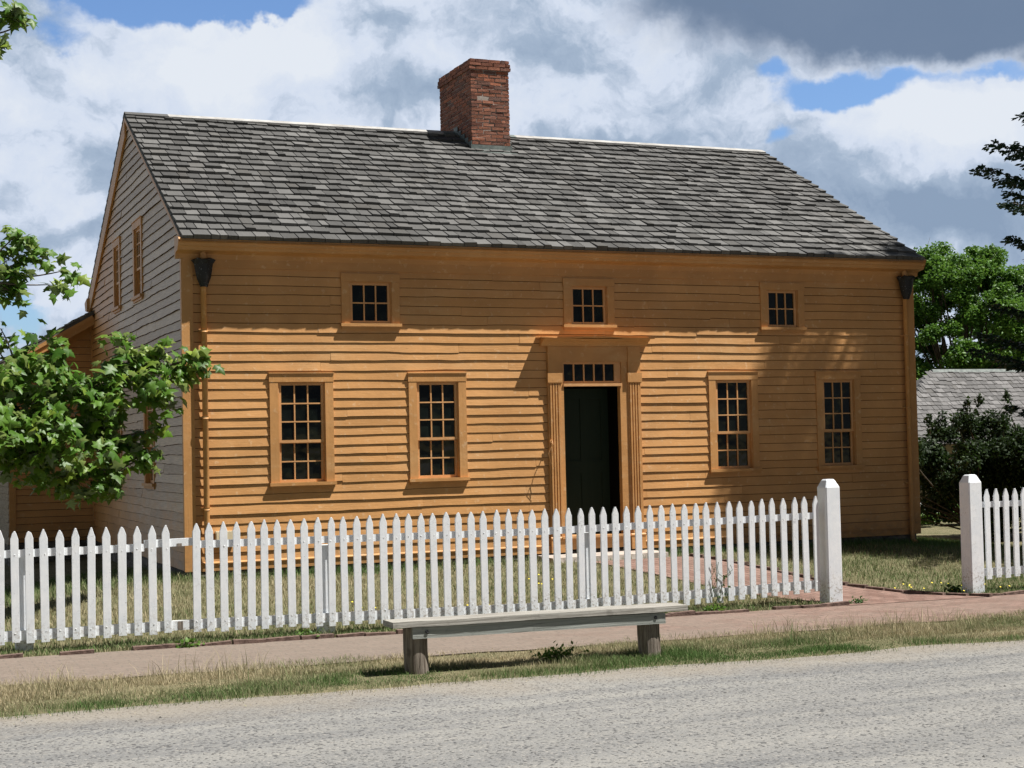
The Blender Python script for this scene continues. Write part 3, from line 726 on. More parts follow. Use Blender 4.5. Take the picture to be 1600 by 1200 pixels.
# transom
m=MB(); g=MB(); ta,tb,tc,td=4.776,5.599,2.13,2.40
m.box(ta,tb,-.012,.02,tc,tc+.028); m.box(ta,tb,-.012,.02,td-.025,td); m.box(ta,ta+.02,-.012,.02,tc+.028,td-.025); m.box(tb-.09,tb,-.012,.02,tc+.028,td-.025)
for k in range(1,5):
    u=ta+.02+(tb-ta-.11)*k/5; m.box(u-.009,u+.009,-.006,.02,tc+.028,td-.025)
for k in range(5):
    u0=ta+.02+(tb-ta-.11)*k/5; u1=ta+.02+(tb-ta-.11)*(k+1)/5; g.poly([(u0,.010,tc+.02),(u1,.012,tc+.02),(u1,.010,td-.02),(u0,.012,td-.02)])
m.build('transom_sash',M['sash'],dfo); g.build('transom_glass',M['glass'],dfo)
m=MB(); m.box(ta,tb,.03,.05,tc,td); m.build('interior_shade',M['black'],dfo)
# dark hall behind the opening
m=MB(); m.box(4.783,4.79,.05,.47,.199,2.09); m.box(5.57,5.577,.05,.47,.199,2.09); m.box(4.783,5.577,.05,.47,2.08,2.0909); m.build('hall_lining',M['black'],dfo)
# door leaf with raised rails
m=MB(); a,b,zb,zt=4.865,5.568,.205,2.075; y=.33
m.box(a,b,y,y+.035,zb,zt)
for (u0,u1,z0,z1) in ((a,a+.11,zb,zt),(b-.11,b,zb,zt),(a+.11,b-.11,zb,zb+.22),(a+.11,b-.11,zt-.13,zt),(a+.11,b-.11,.98,1.14),((a+b)/2-.05,(a+b)/2+.05,zb+.22,.98),((a+b)/2-.05,(a+b)/2+.05,1.14,zt-.13)):
    m.box(u0,u1,y-.012,y-.0005,z0,z1)
dr=m.build('door',M['door'],house)
m=MB(); m.box(a+.03,a+.065,y-.022,y-.0125,1.02,1.22); m.tube([(a+.045,y-.02,1.07),(a+.045,y-.05,1.09),(a+.045,y-.05,1.17),(a+.045,y-.02,1.19)],.007,6); m.build('handle',M['iron'],dr)
# door step stone
m=MB(); xs_=np.linspace(4.36,5.96,12); 
for i in range(11):
    x0,x1=xs_[i],xs_[i+1]; j=lambda x:.018*math.sin(x*7)+.01*math.sin(x*17)
    m.hexa([(x0,-.52+j(x0),-.24),(x1,-.52+j(x1),-.24),(x1,-.036,-.24),(x0,-.036,-.24),(x0,-.50+j(x0),-.03),(x1,-.50+j(x1),-.03),(x1,-.036,-.022),(x0,-.036,-.022)])
tag(m.build('door_step',M['step']),'pale stone slab step in front of the dark green door','step')
# downspouts with rain heads
for x,zb in ((.225,.10),(10.03,-.12)):
    m=MB(); m.tube([(x,-.075,3.30),(x,-.075,zb+.12),(x,-.08,zb+.05),(x+.01,-.15,zb)],.034,12)
    for z in (.7,1.75,2.75):
        m.tube([(x,-.075,z),(x,-.075,z+.03)],.040,12); m.box(x-.055,x+.055,-.045,-.005,z+.005,z+.025)
    m.tube([(x,-.06,3.655),(x+.005,-.085,3.60),(x+.005,-.085,3.535)],.038,12)
    d=m.build('downspout',M['trimv'],house,True)
    m=MB(); prof=[(3.27,.045),(3.30,.055),(3.36,.075),(3.42,.088),(3.50,.10),(3.53,.105),(3.575,.118),(3.58,.10)]
    n=14
    for z,r in prof:
        for k in range(n):
            t=2*math.pi*k/n; rr=r*(1+.07*(k%2)*(z>3.3))+(.02*(k%2) if z>3.56 else 0); m.v.append((x+rr*math.cos(t),-.105+rr*.8*math.sin(t),z+(.02 if (k%3==0 and z>3.56) else 0)))
    for i in range(len(prof)-1):
        for k in range(n): k2=(k+1)%n; m.f.append((i*n+k,i*n+k2,(i+1)*n+k2,(i+1)*n+k))
    m.f.append(tuple(range(n))); m.f.append(tuple((len(prof)-1)*n+k for k in range(n)))
    rh=m.build('rain_head',M['iron'],d)
# hook on pilaster, cream plaque
m=MB(); m.tube([(4.575,-.058,1.40),(4.565,-.12,1.405),(4.56,-.15,1.36),(4.555,-.15,1.22)],.006,6); m.tube([(4.56,-.15,1.37),(4.50,-.145,1.25),(4.535,-.14,1.12)],.004,5); m.rbox((4.575,-.06,1.40),(.018,.006,.022))
m.build('wall_hook',M['trim'],house)
m=MB(); m.box(.33,.53,-.040,-.012,.262,.452); m.box(.34,.52,-.046,-.0405,.272,.442); m.build('plaque',M['cream'],house)

# rear wing -----------------------------------------------------------
WX=-1.30; WY=7.68; slw=math.tan(rad(30)); 
def wz(x): return 3.60+(x-.02)*slw
mb=MB(); z=.06
while z<3.9:
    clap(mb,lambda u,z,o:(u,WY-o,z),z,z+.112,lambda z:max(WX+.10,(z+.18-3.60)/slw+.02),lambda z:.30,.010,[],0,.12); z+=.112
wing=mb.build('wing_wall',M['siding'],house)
m=MB(); m.box(WX,WX+.1,WY-.03,WY+.02,-.02,wz(WX)-.02); m.build('corner_board',M['trimv'],wing)
m=MB(); P=[(WX+.01,WY+.012,-.0),(3,WY+.012,0),(3,WY+.012,wz(1.9)-.1),(1.9,WY+.012,wz(1.9)-.1),(WX+.01,WY+.012,wz(WX)-.05)]
k=len(P); m.v+=P+[(a,12.5,c) for a,b,c in P]; m.f.append(tuple(range(k))); m.f.append(tuple(range(2*k-1,k-1,-1)))
for i in range(k): j=(i+1)%k; m.f.append((i,j,k+j,k+i))
m.build('wing_body',M['trim'],wing)
mb=MB(); z=-.02
while z<wz(WX)-.1:
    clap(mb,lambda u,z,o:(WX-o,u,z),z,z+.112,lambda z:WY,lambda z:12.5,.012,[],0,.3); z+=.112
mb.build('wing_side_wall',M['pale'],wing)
m=MB(); m.box(WX+.03,2,WY+.02,12.4,-.9,-.02); stones_mb=mb; mb=m; stones(lambda u,z,o:(u,WY+.02-o,z),WX,.2,-.7,.0); stones(lambda u,z,o:(WX+.03-o,u,z),WY,12,-.7,.0); m.build('wing_foundation',M['stone'],wing)
# wing roof: rake with soffit reaching toward the front, shingles
ovx=-1.66; yf=7.30
o=Vector((ovx,12.8,wz(ovx))); topw=Vector((1.9,12.8,wz(1.9))); vdw=(topw-o).normalized(); Sw=(topw-o).length; nw=Vector((0,-1,0)).cross(vdw)*-1
if nw.z<0: nw=-nw
mb=MB(); shingle_slope(mb,o+nw*.03,Vector((0,-1,0)),vdw,nw,12.8-yf,Sw,.222,(.12,.22)); m=mb
def sl_box(y0,y1,a,b,t0,t1):
    A=Vector((a,0,wz(a)))+nw*t0; B=Vector((b,0,wz(b)))+nw*t0; A1=Vector((a,0,wz(a)))+nw*t1; B1=Vector((b,0,wz(b)))+nw*t1
    m.hexa([(A.x,y0,A.z),(B.x,y0,B.z),(B.x,y1,B.z),(A.x,y1,A.z),(A1.x,y0,A1.z),(B1.x,y0,B1.z),(B1.x,y1,B1.z),(A1.x,y1,A1.z)])
sl_box(yf+.01,12.79,ovx+.01,1.9,0,.028)
m.build('wing_roof',M['shingle'],wing)
m=MB(); sl_box(yf-.0,yf+.03,ovx,-.05,-.14,-.001); sl_box(yf-.025,yf-.0005,ovx,-.05,-.055,-.002); sl_box(yf+.03,WY+.01,ovx,-.05,-.03,-.002); sl_box(WY-.03,WY+.008,WX,.0,-.22,-.031)
sl_box(yf-.015,yf-.0006,ovx,-.05,-.14,-.115); m.build('wing_rake',M['trim'],wing)

# ------------------------------------------------------------------ FENCES
PX=[-2.611,-2.486,-2.361,-2.236,-2.12,-1.997,-1.871,-1.743,-1.617,-1.486,-1.357,-1.225,-1.097,-.97,-.715,-.595,-.474,-.352,-.231,-.111,.017,.138,.259,.386,.509,.633,.754,.881,1.006,1.13,1.253,1.378,1.502,1.626,1.751,1.877,2.003,2.132,2.255,2.379,2.506,2.633,2.76,2.884,3.013,3.135,3.263,3.389,3.515,3.644,3.774,3.903,4.032,4.159,4.286,4.416,4.547,4.673,4.798,4.933,5.062,5.185,5.318,5.449,5.579,5.707]
FY=-4.2
def picket(x,parent,zt,zb,w=.033):
    m=MB(); j=random.uniform; tl=random.gauss(0,.0045); ww=w*j(.94,1.06); zs=zt-.075+j(-.006,.006); t=.019; y0=FY-t+j(-.002,.002); y1=FY
    zt+=random.gauss(0,.005); dz=j(-.008,.008); apx=j(-.003,.003)
    prof=[(-ww,zb+dz),(ww,zb+dz),(ww+tl,zs),(ww*.55+tl,zs+.045),(.005+tl+apx,zt),(-.005+tl+apx,zt),(-ww*.55+tl,zs+.045),(-ww+tl,zs)]
    n=len(prof); c=.0018
    for yy,sc in ((y0,c),(y0+c,0),(y1,0)):
        for px,pz in prof:
            cx=px-(sc if px>0 else -sc)*1.0; m.v.append((x+cx,yy,pz-(sc if pz>0 else -sc)))
    m.f.append(tuple(range(n)))
    for L_ in range(2):
        for i in range(n): k=(i+1)%n; m.f.append((L_*n+i,L_*n+k,(L_+1)*n+k,(L_+1)*n+i))
    m.f.append(tuple(2*n+i for i in reversed(range(n))))
    # nail heads
    for zn in (.545,-.11):
        m.tube([(x+j(-.012,.012),y0-.0012,zn+j(-.01,.01)),(x+.0,y0+.001,zn)],.0035,5)
    return m.build('picket',M['white'],parent)
def fence_top(x): return .752+.006*math.sin(x*1.3)+(.010 if x>5 else 0)
def fence_bot(x): return -.195-.065*max(0,min(1,(x+1)/3.2))+.045*max(0,min(1,(x-4.6)/1.2))
def post(cx,parent,top,w=.088,name='gate_post',bot=-.5,cap=True,cy=FY+.01):
    m=MB(); sl=[(bot,1),(.0,1),(top-.085,.985),(top-.012,.60),(top,.45)]; n=4
    ch=.12
    prof=[(-1+ch,-1),(1-ch,-1),(1,-1+ch),(1,1-ch),(1-ch,1),(-1+ch,1),(-1,1-ch),(-1,-1+ch)]
    k=len(prof)
    for i,(z,s) in enumerate(sl):
        for px,py in prof: m.v.append((cx+px*w*s+(.003*math.sin(z*3)),cy+py*w*s,z))
    for i in range(len(sl)-1):
        for a in range(k): b=(a+1)%k; m.f.append((i*k+a,i*k+b,(i+1)*k+b,(i+1)*k+a))
    m.f.append(tuple((len(sl)-1)*k+a for a in range(k))); m.f.append(tuple(range(k)))
    return m.build(name,M['white'],parent)
def rail(parent,x0,x1,z0,z1,hh=.036):
    m=MB(); n=max(2,int((x1-x0)/.5)); 
    for i in range(n):
        a=x0+(x1-x0)*i/n; b=x0+(x1-x0)*(i+1)/n; za=z0+(z1-z0)*i/n; zb=z0+(z1-z0)*(i+1)/n
        m.hexa([(a,FY+.001,za-hh),(b,FY+.001,zb-hh),(b,FY+.042,zb-hh),(a,FY+.042,za-hh),(a,FY+.001,za+hh),(b,FY+.001,zb+hh),(b,FY+.042,zb+hh),(a,FY+.042,za+hh)])
    return m.build('rail',M['white'],parent)
fa=empty('picket_fence'); tag(fa,'long white picket fence with one picket missing, behind the bench','fence',None)
for x in PX: picket(x,fa,fence_top(x),fence_bot(x))
rail(fa,-2.9,-1.161,.553,.556,.032); rail(fa,-1.16,-.70,.585,.590,.033); rail(fa,-.699,2.6,.563,.535,.032); rail(fa,2.601,5.73,.535,.566,.033)
rail(fa,-2.9,-.62,-.135,-.135,.042); rail(fa,-.619,2.6,-.135,-.19,.042); rail(fa,2.601,5.73,-.19,-.145,.042)
for px in (-.86,): 
    m=MB(); m.box(px-.022,px+.022,FY-.002,FY+.0005,.555,.580); m.build('paint_gap',M['bench_leg'],fa); m=MB(); m.box(px-.022,px+.022,FY-.002,FY+.0005,-.170,-.10); m.build('paint_gap',M['bench_leg'],fa)
def back_post(x):
    m=MB(); m.box(x-.072,x+.072,FY+.043,FY+.16,-.5,.50 if x>-1 else .52); m.build('fence_post',M['white'],fa)
for x in (-2.16,.48,3.12): back_post(x)
post(5.885,fa,.94)
fb=empty('picket_fence'); tag(fb,'short white picket fence right of the gate opening, in front of the dark bush','fence',None)
post(7.715,fb,.935)
x=7.918
while x<9.8: picket(x,fb,.768,-.205,.034); x+=.1265
rail(fb,7.79,9.9,.60,.60,.030); rail(fb,7.79,9.9,-.135,-.135,.040)

# distant picket fence
fc=empty('picket_fence'); tag(fc,'small distant white picket fence glimpsed between the house corner and the bush','fence')
sv_=FY; FY=16.0
for k in range(16): picket(22.1+.16*k,fc,-.40,-1.3,.05)
m=MB(); m.box(22,24.7,FY+.001,FY+.04,-.66,-.60); m.build('rail',M['white'],fc); FY=sv_

# ------------------------------------------------------------------ BENCH
be=empty('plank_bench'); tag(be,'low weathered plank bench on two log posts in front of the picket fence','bench')
def plank(x0,x1,y0,y1,z0a,z0b,th,name,mat,wv=.004,seg=24,parent=be):
    m=MB(); k=4
    for i in range(seg+1):
        t=i/seg; x=x0+(x1-x0)*t; z=z0a+(z0b-z0a)*t; a=wv*(float(vn(x*3,y0*9))-.5)*2; b=wv*(float(vn(x*4,y1*9+3))-.5)*2; c=wv*(float(vn(x*6,9))-.5)*2
        m.v+=[(x,y0+c,z+a*.5),(x,y1,z),(x,y1,z+th+b),(x,y0+c+.003,z+th+a)]
    for i in range(seg):
        for q in range(4): r=(q+1)%4; m.f.append((i*k+q,i*k+r,(i+1)*k+r,(i+1)*k+q))
    m.f.append((0,1,2,3)); m.f.append((seg*k+3,seg*k+2,seg*k+1,seg*k)); return m.build(name,mat,parent)
plank(.178,2.645,-6.98,-6.74,.047,.030,.042,'seat',M['bench_seat'])
plank(.336,2.45,-6.965,-6.935,-.042,-.062,.084,'apron',M['bench_apron'],.002)
plank(.336,2.45,-6.785,-6.757,-.042,-.062,.084,'apron',M['bench_apron'],.002)
for x in (.392,2.345):
    m=MB(); n=18; base=[]
    zz=[-.55,-.30,-.15,.0,.034 if x<1 else .024]
    for i,z in enumerate(zz):
        for k in range(n):
            t=2*math.pi*k/n; r=.092*(1+.04*math.sin(3*t+x)+.02*math.sin(7*t)); yy=-6.86+.078*(1+.03*math.sin(5*t))*math.sin(t); m.v.append((x+r*math.cos(t)+(.01 if i<2 else 0),max(-6.934,min(-6.786,yy)) if z>-.07 else yy,z))
    for i in range(len(zz)-1):
        for k in range(n): k2=(k+1)%n; m.f.append((i*n+k,i*n+k2,(i+1)*n+k2,(i+1)*n+k))
    m.f.append(tuple((len(zz)-1)*n+k for k in range(n))); m.build('leg',M['bench_leg'],be)
    xb=.447 if x<1 else 2.36; zb=.004 if x<1 else -.012
    m=MB(); m.tube([(xb,-6.972,zb),(xb,-6.962,zb)],.014,10); m.build('bolt',M['iron'],be)

# ------------------------------------------------------------------ VEGETATION
def leafshape(kind):
    if kind=='palm':   # five-lobed leaf, slightly folded; stem at origin, tip at +y
        o=[(0,0),(.16,-.04),(.46,.06),(.30,.24),(.56,.50),(.24,.52),(.16,.70),(0,1.0),(-.16,.70),(-.24,.52),(-.56,.50),(-.30,.24),(-.46,.06),(-.16,-.04)]
        P=np.array([(x,y,-.22*abs(x)-.18*y*y+.05*math.sin(9*x+5*y)) for x,y in o]+[(0,.38,.03)]); c=len(o)
        F=np.array([(c,i,(i+1)%c) for i in range(c)]); return P,F
    P=np.array([(0,0,0),(.30,.35,-.06),(.2,.75,-.1),(0,1,-.15),(-.2,.75,-.1),(-.30,.35,-.06),(0,.4,.04)]); F=np.array([(6,i,(i+1)%6) for i in range(6)]); return P,F
def leaves(name,pos,size,mat,parent,kind='palm',up=.6,droop=.3,face=None):
    n=len(pos); P,F=leafshape(kind); k=len(P)
    N=RNG.normal(0,1,(n,3)); N[:,2]=np.abs(N[:,2])*up+up*.8
    if face is not None: N+=np.array(face)
    N/=np.linalg.norm(N,axis=1)[:,None]
    T=RNG.normal(0,1,(n,3)); T[:,2]-=droop; T-= (T*N).sum(1)[:,None]*N; T/=np.linalg.norm(T,axis=1)[:,None]; B=np.cross(T,N)
    S=size*RNG.uniform(.6,1.25,n)
    V=pos[:,None,:]+S[:,None,None]*(P[None,:,0:1]*B[:,None,:]+P[None,:,1:2]*T[:,None,:]+P[None,:,2:3]*RNG.uniform(.3,1.8,(n,1,1))*N[:,None,:])
    Fs=(F[None]+ (np.arange(n)*k)[:,None,None]).reshape(-1,3)
    return mesh_np(name,V.reshape(-1,3),Fs,mat,parent)
def branch(mb,p,q,r0,r1,sag=.1,n=6):
    p,q=Vector(p),Vector(q); pts=[]; L_=(q-p).length
    off=Vector((random.uniform(-1,1),random.uniform(-1,1),random.uniform(-.3,.6)))*L_*.09
    for i in range(n+1):
        t=i/n; pts.append(p.lerp(q,t)+off*math.sin(t*math.pi)+Vector((0,0,-sag*L_*t*(1-t))))
    mb.tube(pts,[r0+(r1-r0)*i/n for i in range(n+1)],7,cap=False); return pts

# plane tree at the left edge: trunk outside the frame, boughs reaching in
mt=empty('plane_tree'); tag(mt,'leafy plane tree whose lobed leaves hang in from the left in front of the gable','tree')
mb=MB(); tr=Vector((-4.6,-1.3,-.35))
mb.tube([tr,tr+Vector((.05,0,1.2)),tr+Vector((.0,.05,2.6)),tr+Vector((.1,0,4.2)),tr+Vector((.05,.1,6.2)),tr+Vector((.1,.1,8.0))],[.24,.19,.17,.14,.10,.05],14)
# clusters (centre, radii, leaf count)
cl=[((-1.72,-1.5,1.62),(.46,.50,.34),470),((-2.15,-1.6,1.75),(.40,.55,.55),560),((-1.30,-1.4,2.02),(.45,.40,.26),330),((-1.05,-1.3,1.55),(.30,.35,.33),230),
    ((-.80,-1.3,2.22),(.36,.25,.17),150),((-.40,-1.3,2.30),(.30,.2,.15),110),((-.12,-1.3,2.36),(.16,.12,.10),46),((-.88,-1.3,2.55),(.13,.12,.16),34),
    ((-1.55,-1.45,2.42),(.14,.15,.24),42),((-1.62,-1.45,2.15),(.24,.2,.16),80),((-1.98,-1.5,2.25),(.26,.2,.16),110),((-.55,-1.35,1.95),(.20,.2,.11),45),((-.62,-1.3,1.62),(.16,.2,.20),45),((-.95,-1.3,1.2),(.28,.3,.16),75),
    ((-1.05,-1.35,.95),(.08,.08,.15),30),((-1.45,-1.4,1.15),(.26,.3,.20),110),((-.40,-1.3,2.05),(.12,.12,.09),16),((-.42,-1.3,1.87),(.13,.1,.08),14),((-.70,-1.3,1.32),(.1,.1,.09),12),
    ((-1.95,-1.5,3.62),(.13,.15,.26),52),((-2.06,-1.5,3.35),(.17,.15,.16),48),((-1.68,-1.45,3.42),(.11,.1,.11),22),((-1.50,-1.4,3.27),(.11,.1,.11),26),((-1.86,-1.5,3.20),(.15,.1,.10),30),((-1.66,-1.45,3.12),(.15,.1,.08),20),((-1.98,-1.5,3.02),(.14,.12,.13),30),((-2.2,-1.5,3.15),(.12,.12,.20),30),
    ((-1.80,-1.45,2.62),(.09,.06,.05),6),((-2.12,-1.5,2.66),(.07,.08,.04),5),((-1.97,-1.5,2.46),(.06,.06,.05),4),((-2.15,-1.5,2.45),(.1,.1,.12),14),
    ((-1.98,-1.5,5.86),(.17,.12,.12),45),((-2.15,-1.5,5.70),(.12,.12,.30),50),((-1.80,-1.5,5.84),(.10,.06,.05),12),
    ((-2.9,-1.5,2.0),(.6,.6,.7),350),((-3.0,-1.4,4.0),(.6,.7,1.2),350),((-2.95,-1.4,5.8),(.6,.7,.9),300),((-3.9,-1.2,6.6),(1.2,1.0,1.5),650),((-5.2,-1.0,5.5),(1.3,1.3,1.8),700),((-5.2,-1.2,3.2),(1.1,1.1,.9),350)]
pos=[]
limbs={'a':tr+Vector((0,.03,1.9)),'b':tr+Vector((.05,.05,3.0)),'c':tr+Vector((.1,.05,5.0))}
hubs=[]
for lz,key,end in ((1,'a',(-2.3,-1.5,1.75)),(1,'a',(-2.2,-1.5,2.1)),(1,'b',(-2.35,-1.5,3.15)),(1,'c',(-2.4,-1.5,5.6)),(1,'c',(-5.3,-1.0,6.2)),(1,'b',(-5.2,-1.1,3.9))):
    pts=branch(mb,limbs[key],end,.055,.022,-.1); hubs.append(Vector(end))
for c,r,n in cl:
    cv=Vector(c); h=min(hubs,key=lambda q:(q-cv).length)
    pts=branch(mb,h,cv,.013,.005,.05); 
    if (cv-h).length<1.4 and r[0]>.2: hubs.append(cv)
    n=int(n*(1.45 if n>100 else .95)); m_=max(3,n//11)
    for _ in range(m_):
        d=np.array([random.gauss(0,.52) for _ in range(3)]); d=np.clip(d,-1.15,1.15); e=cv+Vector((d[0]*r[0],d[1]*r[1],d[2]*r[2]))
        branch(mb,cv,e,.0035,.0018,.1,3)
        for _ in range(int(n/m_+.5)):
            pos.append([e.x+random.gauss(0,.05),e.y+random.gauss(0,.06),e.z+random.gauss(0,.045)])
mb.build('trunk',M['stalk'],mt,True)
leaves('crown',np.array(pos),.128,M['maple'],mt,'palm',.7,.5,face=(.15,-.45,.1))
rebase(mt,(-4.6,-1.3,-.35))

def crown_pts(n,blobs,power=.55):
    w=np.array([b[1][0]*b[1][1]*b[1][2] for b in blobs])**.8; w/=w.sum(); idx=RNG.choice(len(blobs),n,p=w)
    D_=RNG.normal(0,1,(n,3)); D_/=np.linalg.norm(D_,axis=1)[:,None]; R_=RNG.random(n)**power
    C=np.array([b[0] for b in blobs])[idx]; Rr=np.array([b[1] for b in blobs])[idx]; return C+D_*Rr*R_[:,None]
def decid(name,label,base,height,cen,rad_,nb,n,size,mat,cat='tree',trunk_r=.25,seed=1,blob=.30,pw=.55):
    rs=random.Random(seed); root=empty(name); tag(root,label,cat); bz=Vector(base); cen=Vector(cen)
    mb=MB(); fork=bz.lerp(Vector((cen.x,cen.y,cen.z)),.55); mb.tube([bz,bz.lerp(fork,.5)+Vector((.06,0,0)),fork],[trunk_r,trunk_r*.8,trunk_r*.7],10)
    blobs=[]
    for i in range(nb):
        while True:
            d=Vector((rs.uniform(-1,1),rs.uniform(-1,1),rs.uniform(-1,1)))
            if d.length<1: break
        d=d.normalized()*(d.length**.45); c=cen+Vector((d.x*rad_[0],d.y*rad_[1],d.z*rad_[2]))
        k=rs.uniform(.6,1.25)*blob; blobs.append((tuple(c),(rad_[0]*k,rad_[1]*k,rad_[2]*k*.62)))
        if nb>60 and i%5: continue
        pts=branch(mb,fork,c,trunk_r*.28,.012,.05,5)
        for _ in range(3): e=c+Vector((rs.gauss(0,1)*rad_[0]*k*.6,rs.gauss(0,1)*rad_[1]*k*.6,rs.gauss(0,1)*rad_[2]*k*.5)); branch(mb,c,e,.012,.004,.05,3)
    mb.build('trunk',M['stalk'],root,True)
    P=crown_pts(n,blobs,pw); leaves('crown',P,size,mat,root,'oval',.7,.3); rebase(root,base); return root
decid('deciduous_tree','bright green leafy tree beyond the right end of the house','tree' and (35.3,30,-1.6),8,(35.0,30,4.75),(3.6,2.8,3.8),300,140000,.135,M['far_leaf'],seed=5,blob=.15,pw=.62)
decid('deciduous_tree','darker green tree behind the low shingle roof','tree' and (42,33,-1.6),7,(41.8,33,4.2),(4.2,2.8,3.6),150,60000,.17,M['far_leaf'],seed=9,blob=.16,pw=.75)
decid('deciduous_tree','distant green tree low on the skyline at the far left','tree' and (-1.5,62,-.6),7,(-2.2,62,3.6),(3.0,2.5,2.3),26,9000,.35,M['far_leaf'],seed=12)
decid('shrub','low sunlit green shrub seen just past the foot of the right house corner','tree' and (15.6,6.6,-.38),1,(15.6,6.6,-.16),(.85,.5,.20),20,7000,.07,M['weed'],cat='bush',trunk_r=.03,seed=3)
def bush(label,base,size,n,mat,seed,leaf=.07,name='shrub'):
    rs=random.Random(seed); root=empty(name); tag(root,label,'bush'); mb=MB(); blobs=[]
    for i in range(78):
        a=rs.uniform(0,2*math.pi); rr=rs.random()**.5; hh=(rs.uniform(.10,1.0) if i<40 else rs.uniform(.3,.8))*(1.10-.25*rr); c=Vector((base[0]+math.cos(a)*rr*size[0],base[1]+math.sin(a)*rr*size[1],base[2]+size[2]*hh))
        pts=branch(mb,base,c,.022,.006,.0,6); k=rs.uniform(.5,1.1)
        if c.x<13.25 and c.z<.42: continue
        blobs.append((tuple(c),(.34*k,.34*k,.28*k)))
        if rs.random()<.6:
            e=c+Vector((rs.gauss(0,.12),rs.gauss(0,.12),rs.uniform(.15,.55))); branch(mb,c,e,.006,.002,0,3); blobs.append((tuple(e),(.08,.08,.12)))
    mb.build('stems',M['stalk'],root,True); P=crown_pts(n,blobs); leaves('foliage',P,leaf,mat,root,'oval',.5,.2); rebase(root,base)
bush('dark leafy bush beside the right corner of the house',(13.85,3.0,-.35),(1.5,1.0,2.05),52000,M['bush_leaf'],2)
bush('darkest bush, behind the short fence at the right edge',(15.6,2.4,-.35),(1.4,1.0,1.9),26000,M['bush_leaf'],4)
bush('broad bush further back, just in front of the shingle-roofed shed',(20.0,8.8,-.4),(1.9,1.3,1.5),24000,M['weed_dark'],8,.09)
# conifers
def conifer(label,base,height,rbase,z0,seed,nw=26,mat=None,dens=1.0,top_pow=.85,reach=None,group=None):
    rs=random.Random(seed); root=empty('spruce_tree'); tag(root,label,'tree',group); bz=Vector(base); mb=MB(); mb.tube([bz,bz+Vector((0,0,height*.5)),bz+Vector((0,0,height))],[.18,.12,.02],10)
    P=[];Tn=[]
    for w in range(nw):
        t=w/(nw-1); z=z0+(height-.25-z0)*t; R_=rbase*(1-t)**top_pow+.12
        if reach: R_=reach(z)
        nbr=rs.randint(6,8); a0=rs.random()*7
        for b in range(nbr):
            a=a0+2*math.pi*b/nbr+rs.uniform(-.25,.25); r=R_*rs.uniform(.75,1.06); zz=z+rs.uniform(-.12,.12)
            p=bz+Vector((0,0,zz)); dr=Vector((math.cos(a),math.sin(a),0)); q=p+dr*r+Vector((0,0,-.18*r+.10*r*t))
            n=max(4,int(r/.12)); pts=[]
            for i in range(n+1):
                s=i/n; pts.append(p.lerp(q,s)+Vector((0,0,-.10*r*math.sin(s*math.pi)+.10*r*s*s)))
            mb.tube(pts,[.020*(1-.8*i/n)+.003 for i in range(n+1)],5,cap=False)
            side=Vector((-dr.y,dr.x,0))
            for i in range(1,n+1):
                s=i/n
                for sg in (-1,1):
                    ln=(.10+.42*r*.35*(1-s)+.06)*rs.uniform(.7,1.25)
                    sp=pts[i]; d=(dr*.75+side*sg*rs.uniform(.6,1)+Vector((0,0,rs.uniform(-.35,.05)))).normalized()
                    m_=max(2,int(ln/.035*dens))
                    for j in range(m_):
                        c=sp+d*ln*(j+.5)/m_; 
                        for _ in range(5): P.append(c+Vector((rs.gauss(0,.018),rs.gauss(0,.018),rs.gauss(0,.022)))); Tn.append(d+Vector((rs.uniform(-.7,.7),rs.uniform(-.7,.7),rs.uniform(-.5,.5))))
                P.append(pts[i]); Tn.append(dr)
    mb.build('trunk',M['stalk'],root,True)
    P=np.array([tuple(p) for p in P]); T=np.array([tuple(p) for p in Tn]); T/=np.linalg.norm(T,axis=1)[:,None]; n=len(P)
    N=RNG.normal(0,1,(n,3)); B=np.cross(T,N); B/=np.linalg.norm(B,axis=1)[:,None]
    S=RNG.uniform(.055,.10,n)[:,None]; W=RNG.uniform(.011,.019,n)[:,None]
    V=np.stack([P-B*W*.6,P+B*W*.6,P+T*S*.6+B*W,P+T*S,P+T*S*.6-B*W],1)
    b=np.arange(n)*5; F=np.concatenate([np.stack([b,b+1,b+2],1),np.stack([b,b+2,b+4],1),np.stack([b+4,b+2,b+3],1)])
    mesh_np('crown',V.reshape(-1,3),F,mat or M['needle'],root); rebase(root,base); return root
conifer('dark spruce at the right edge with branches reaching in beside the house',(13.3,-1.8,-.35),10.3,2.9,2.0,3,38,reach=lambda z: (2.55 if 5.15<z<5.95 else 2.2 if 3.9<z<=5.15 else 2.65 if 2.7<z<=3.9 else 2.1 if z<=2.7 else 1.7*max(.1,(10.2-z)/4.3)))
conifer('added out-of-frame spruce that blocks skylight beyond the spruce at the right edge',(16.4,-2.4,-.35),12.0,3.3,.8,6,26,dens=.7)  # unseen tree added to darken the shaded right end of the house
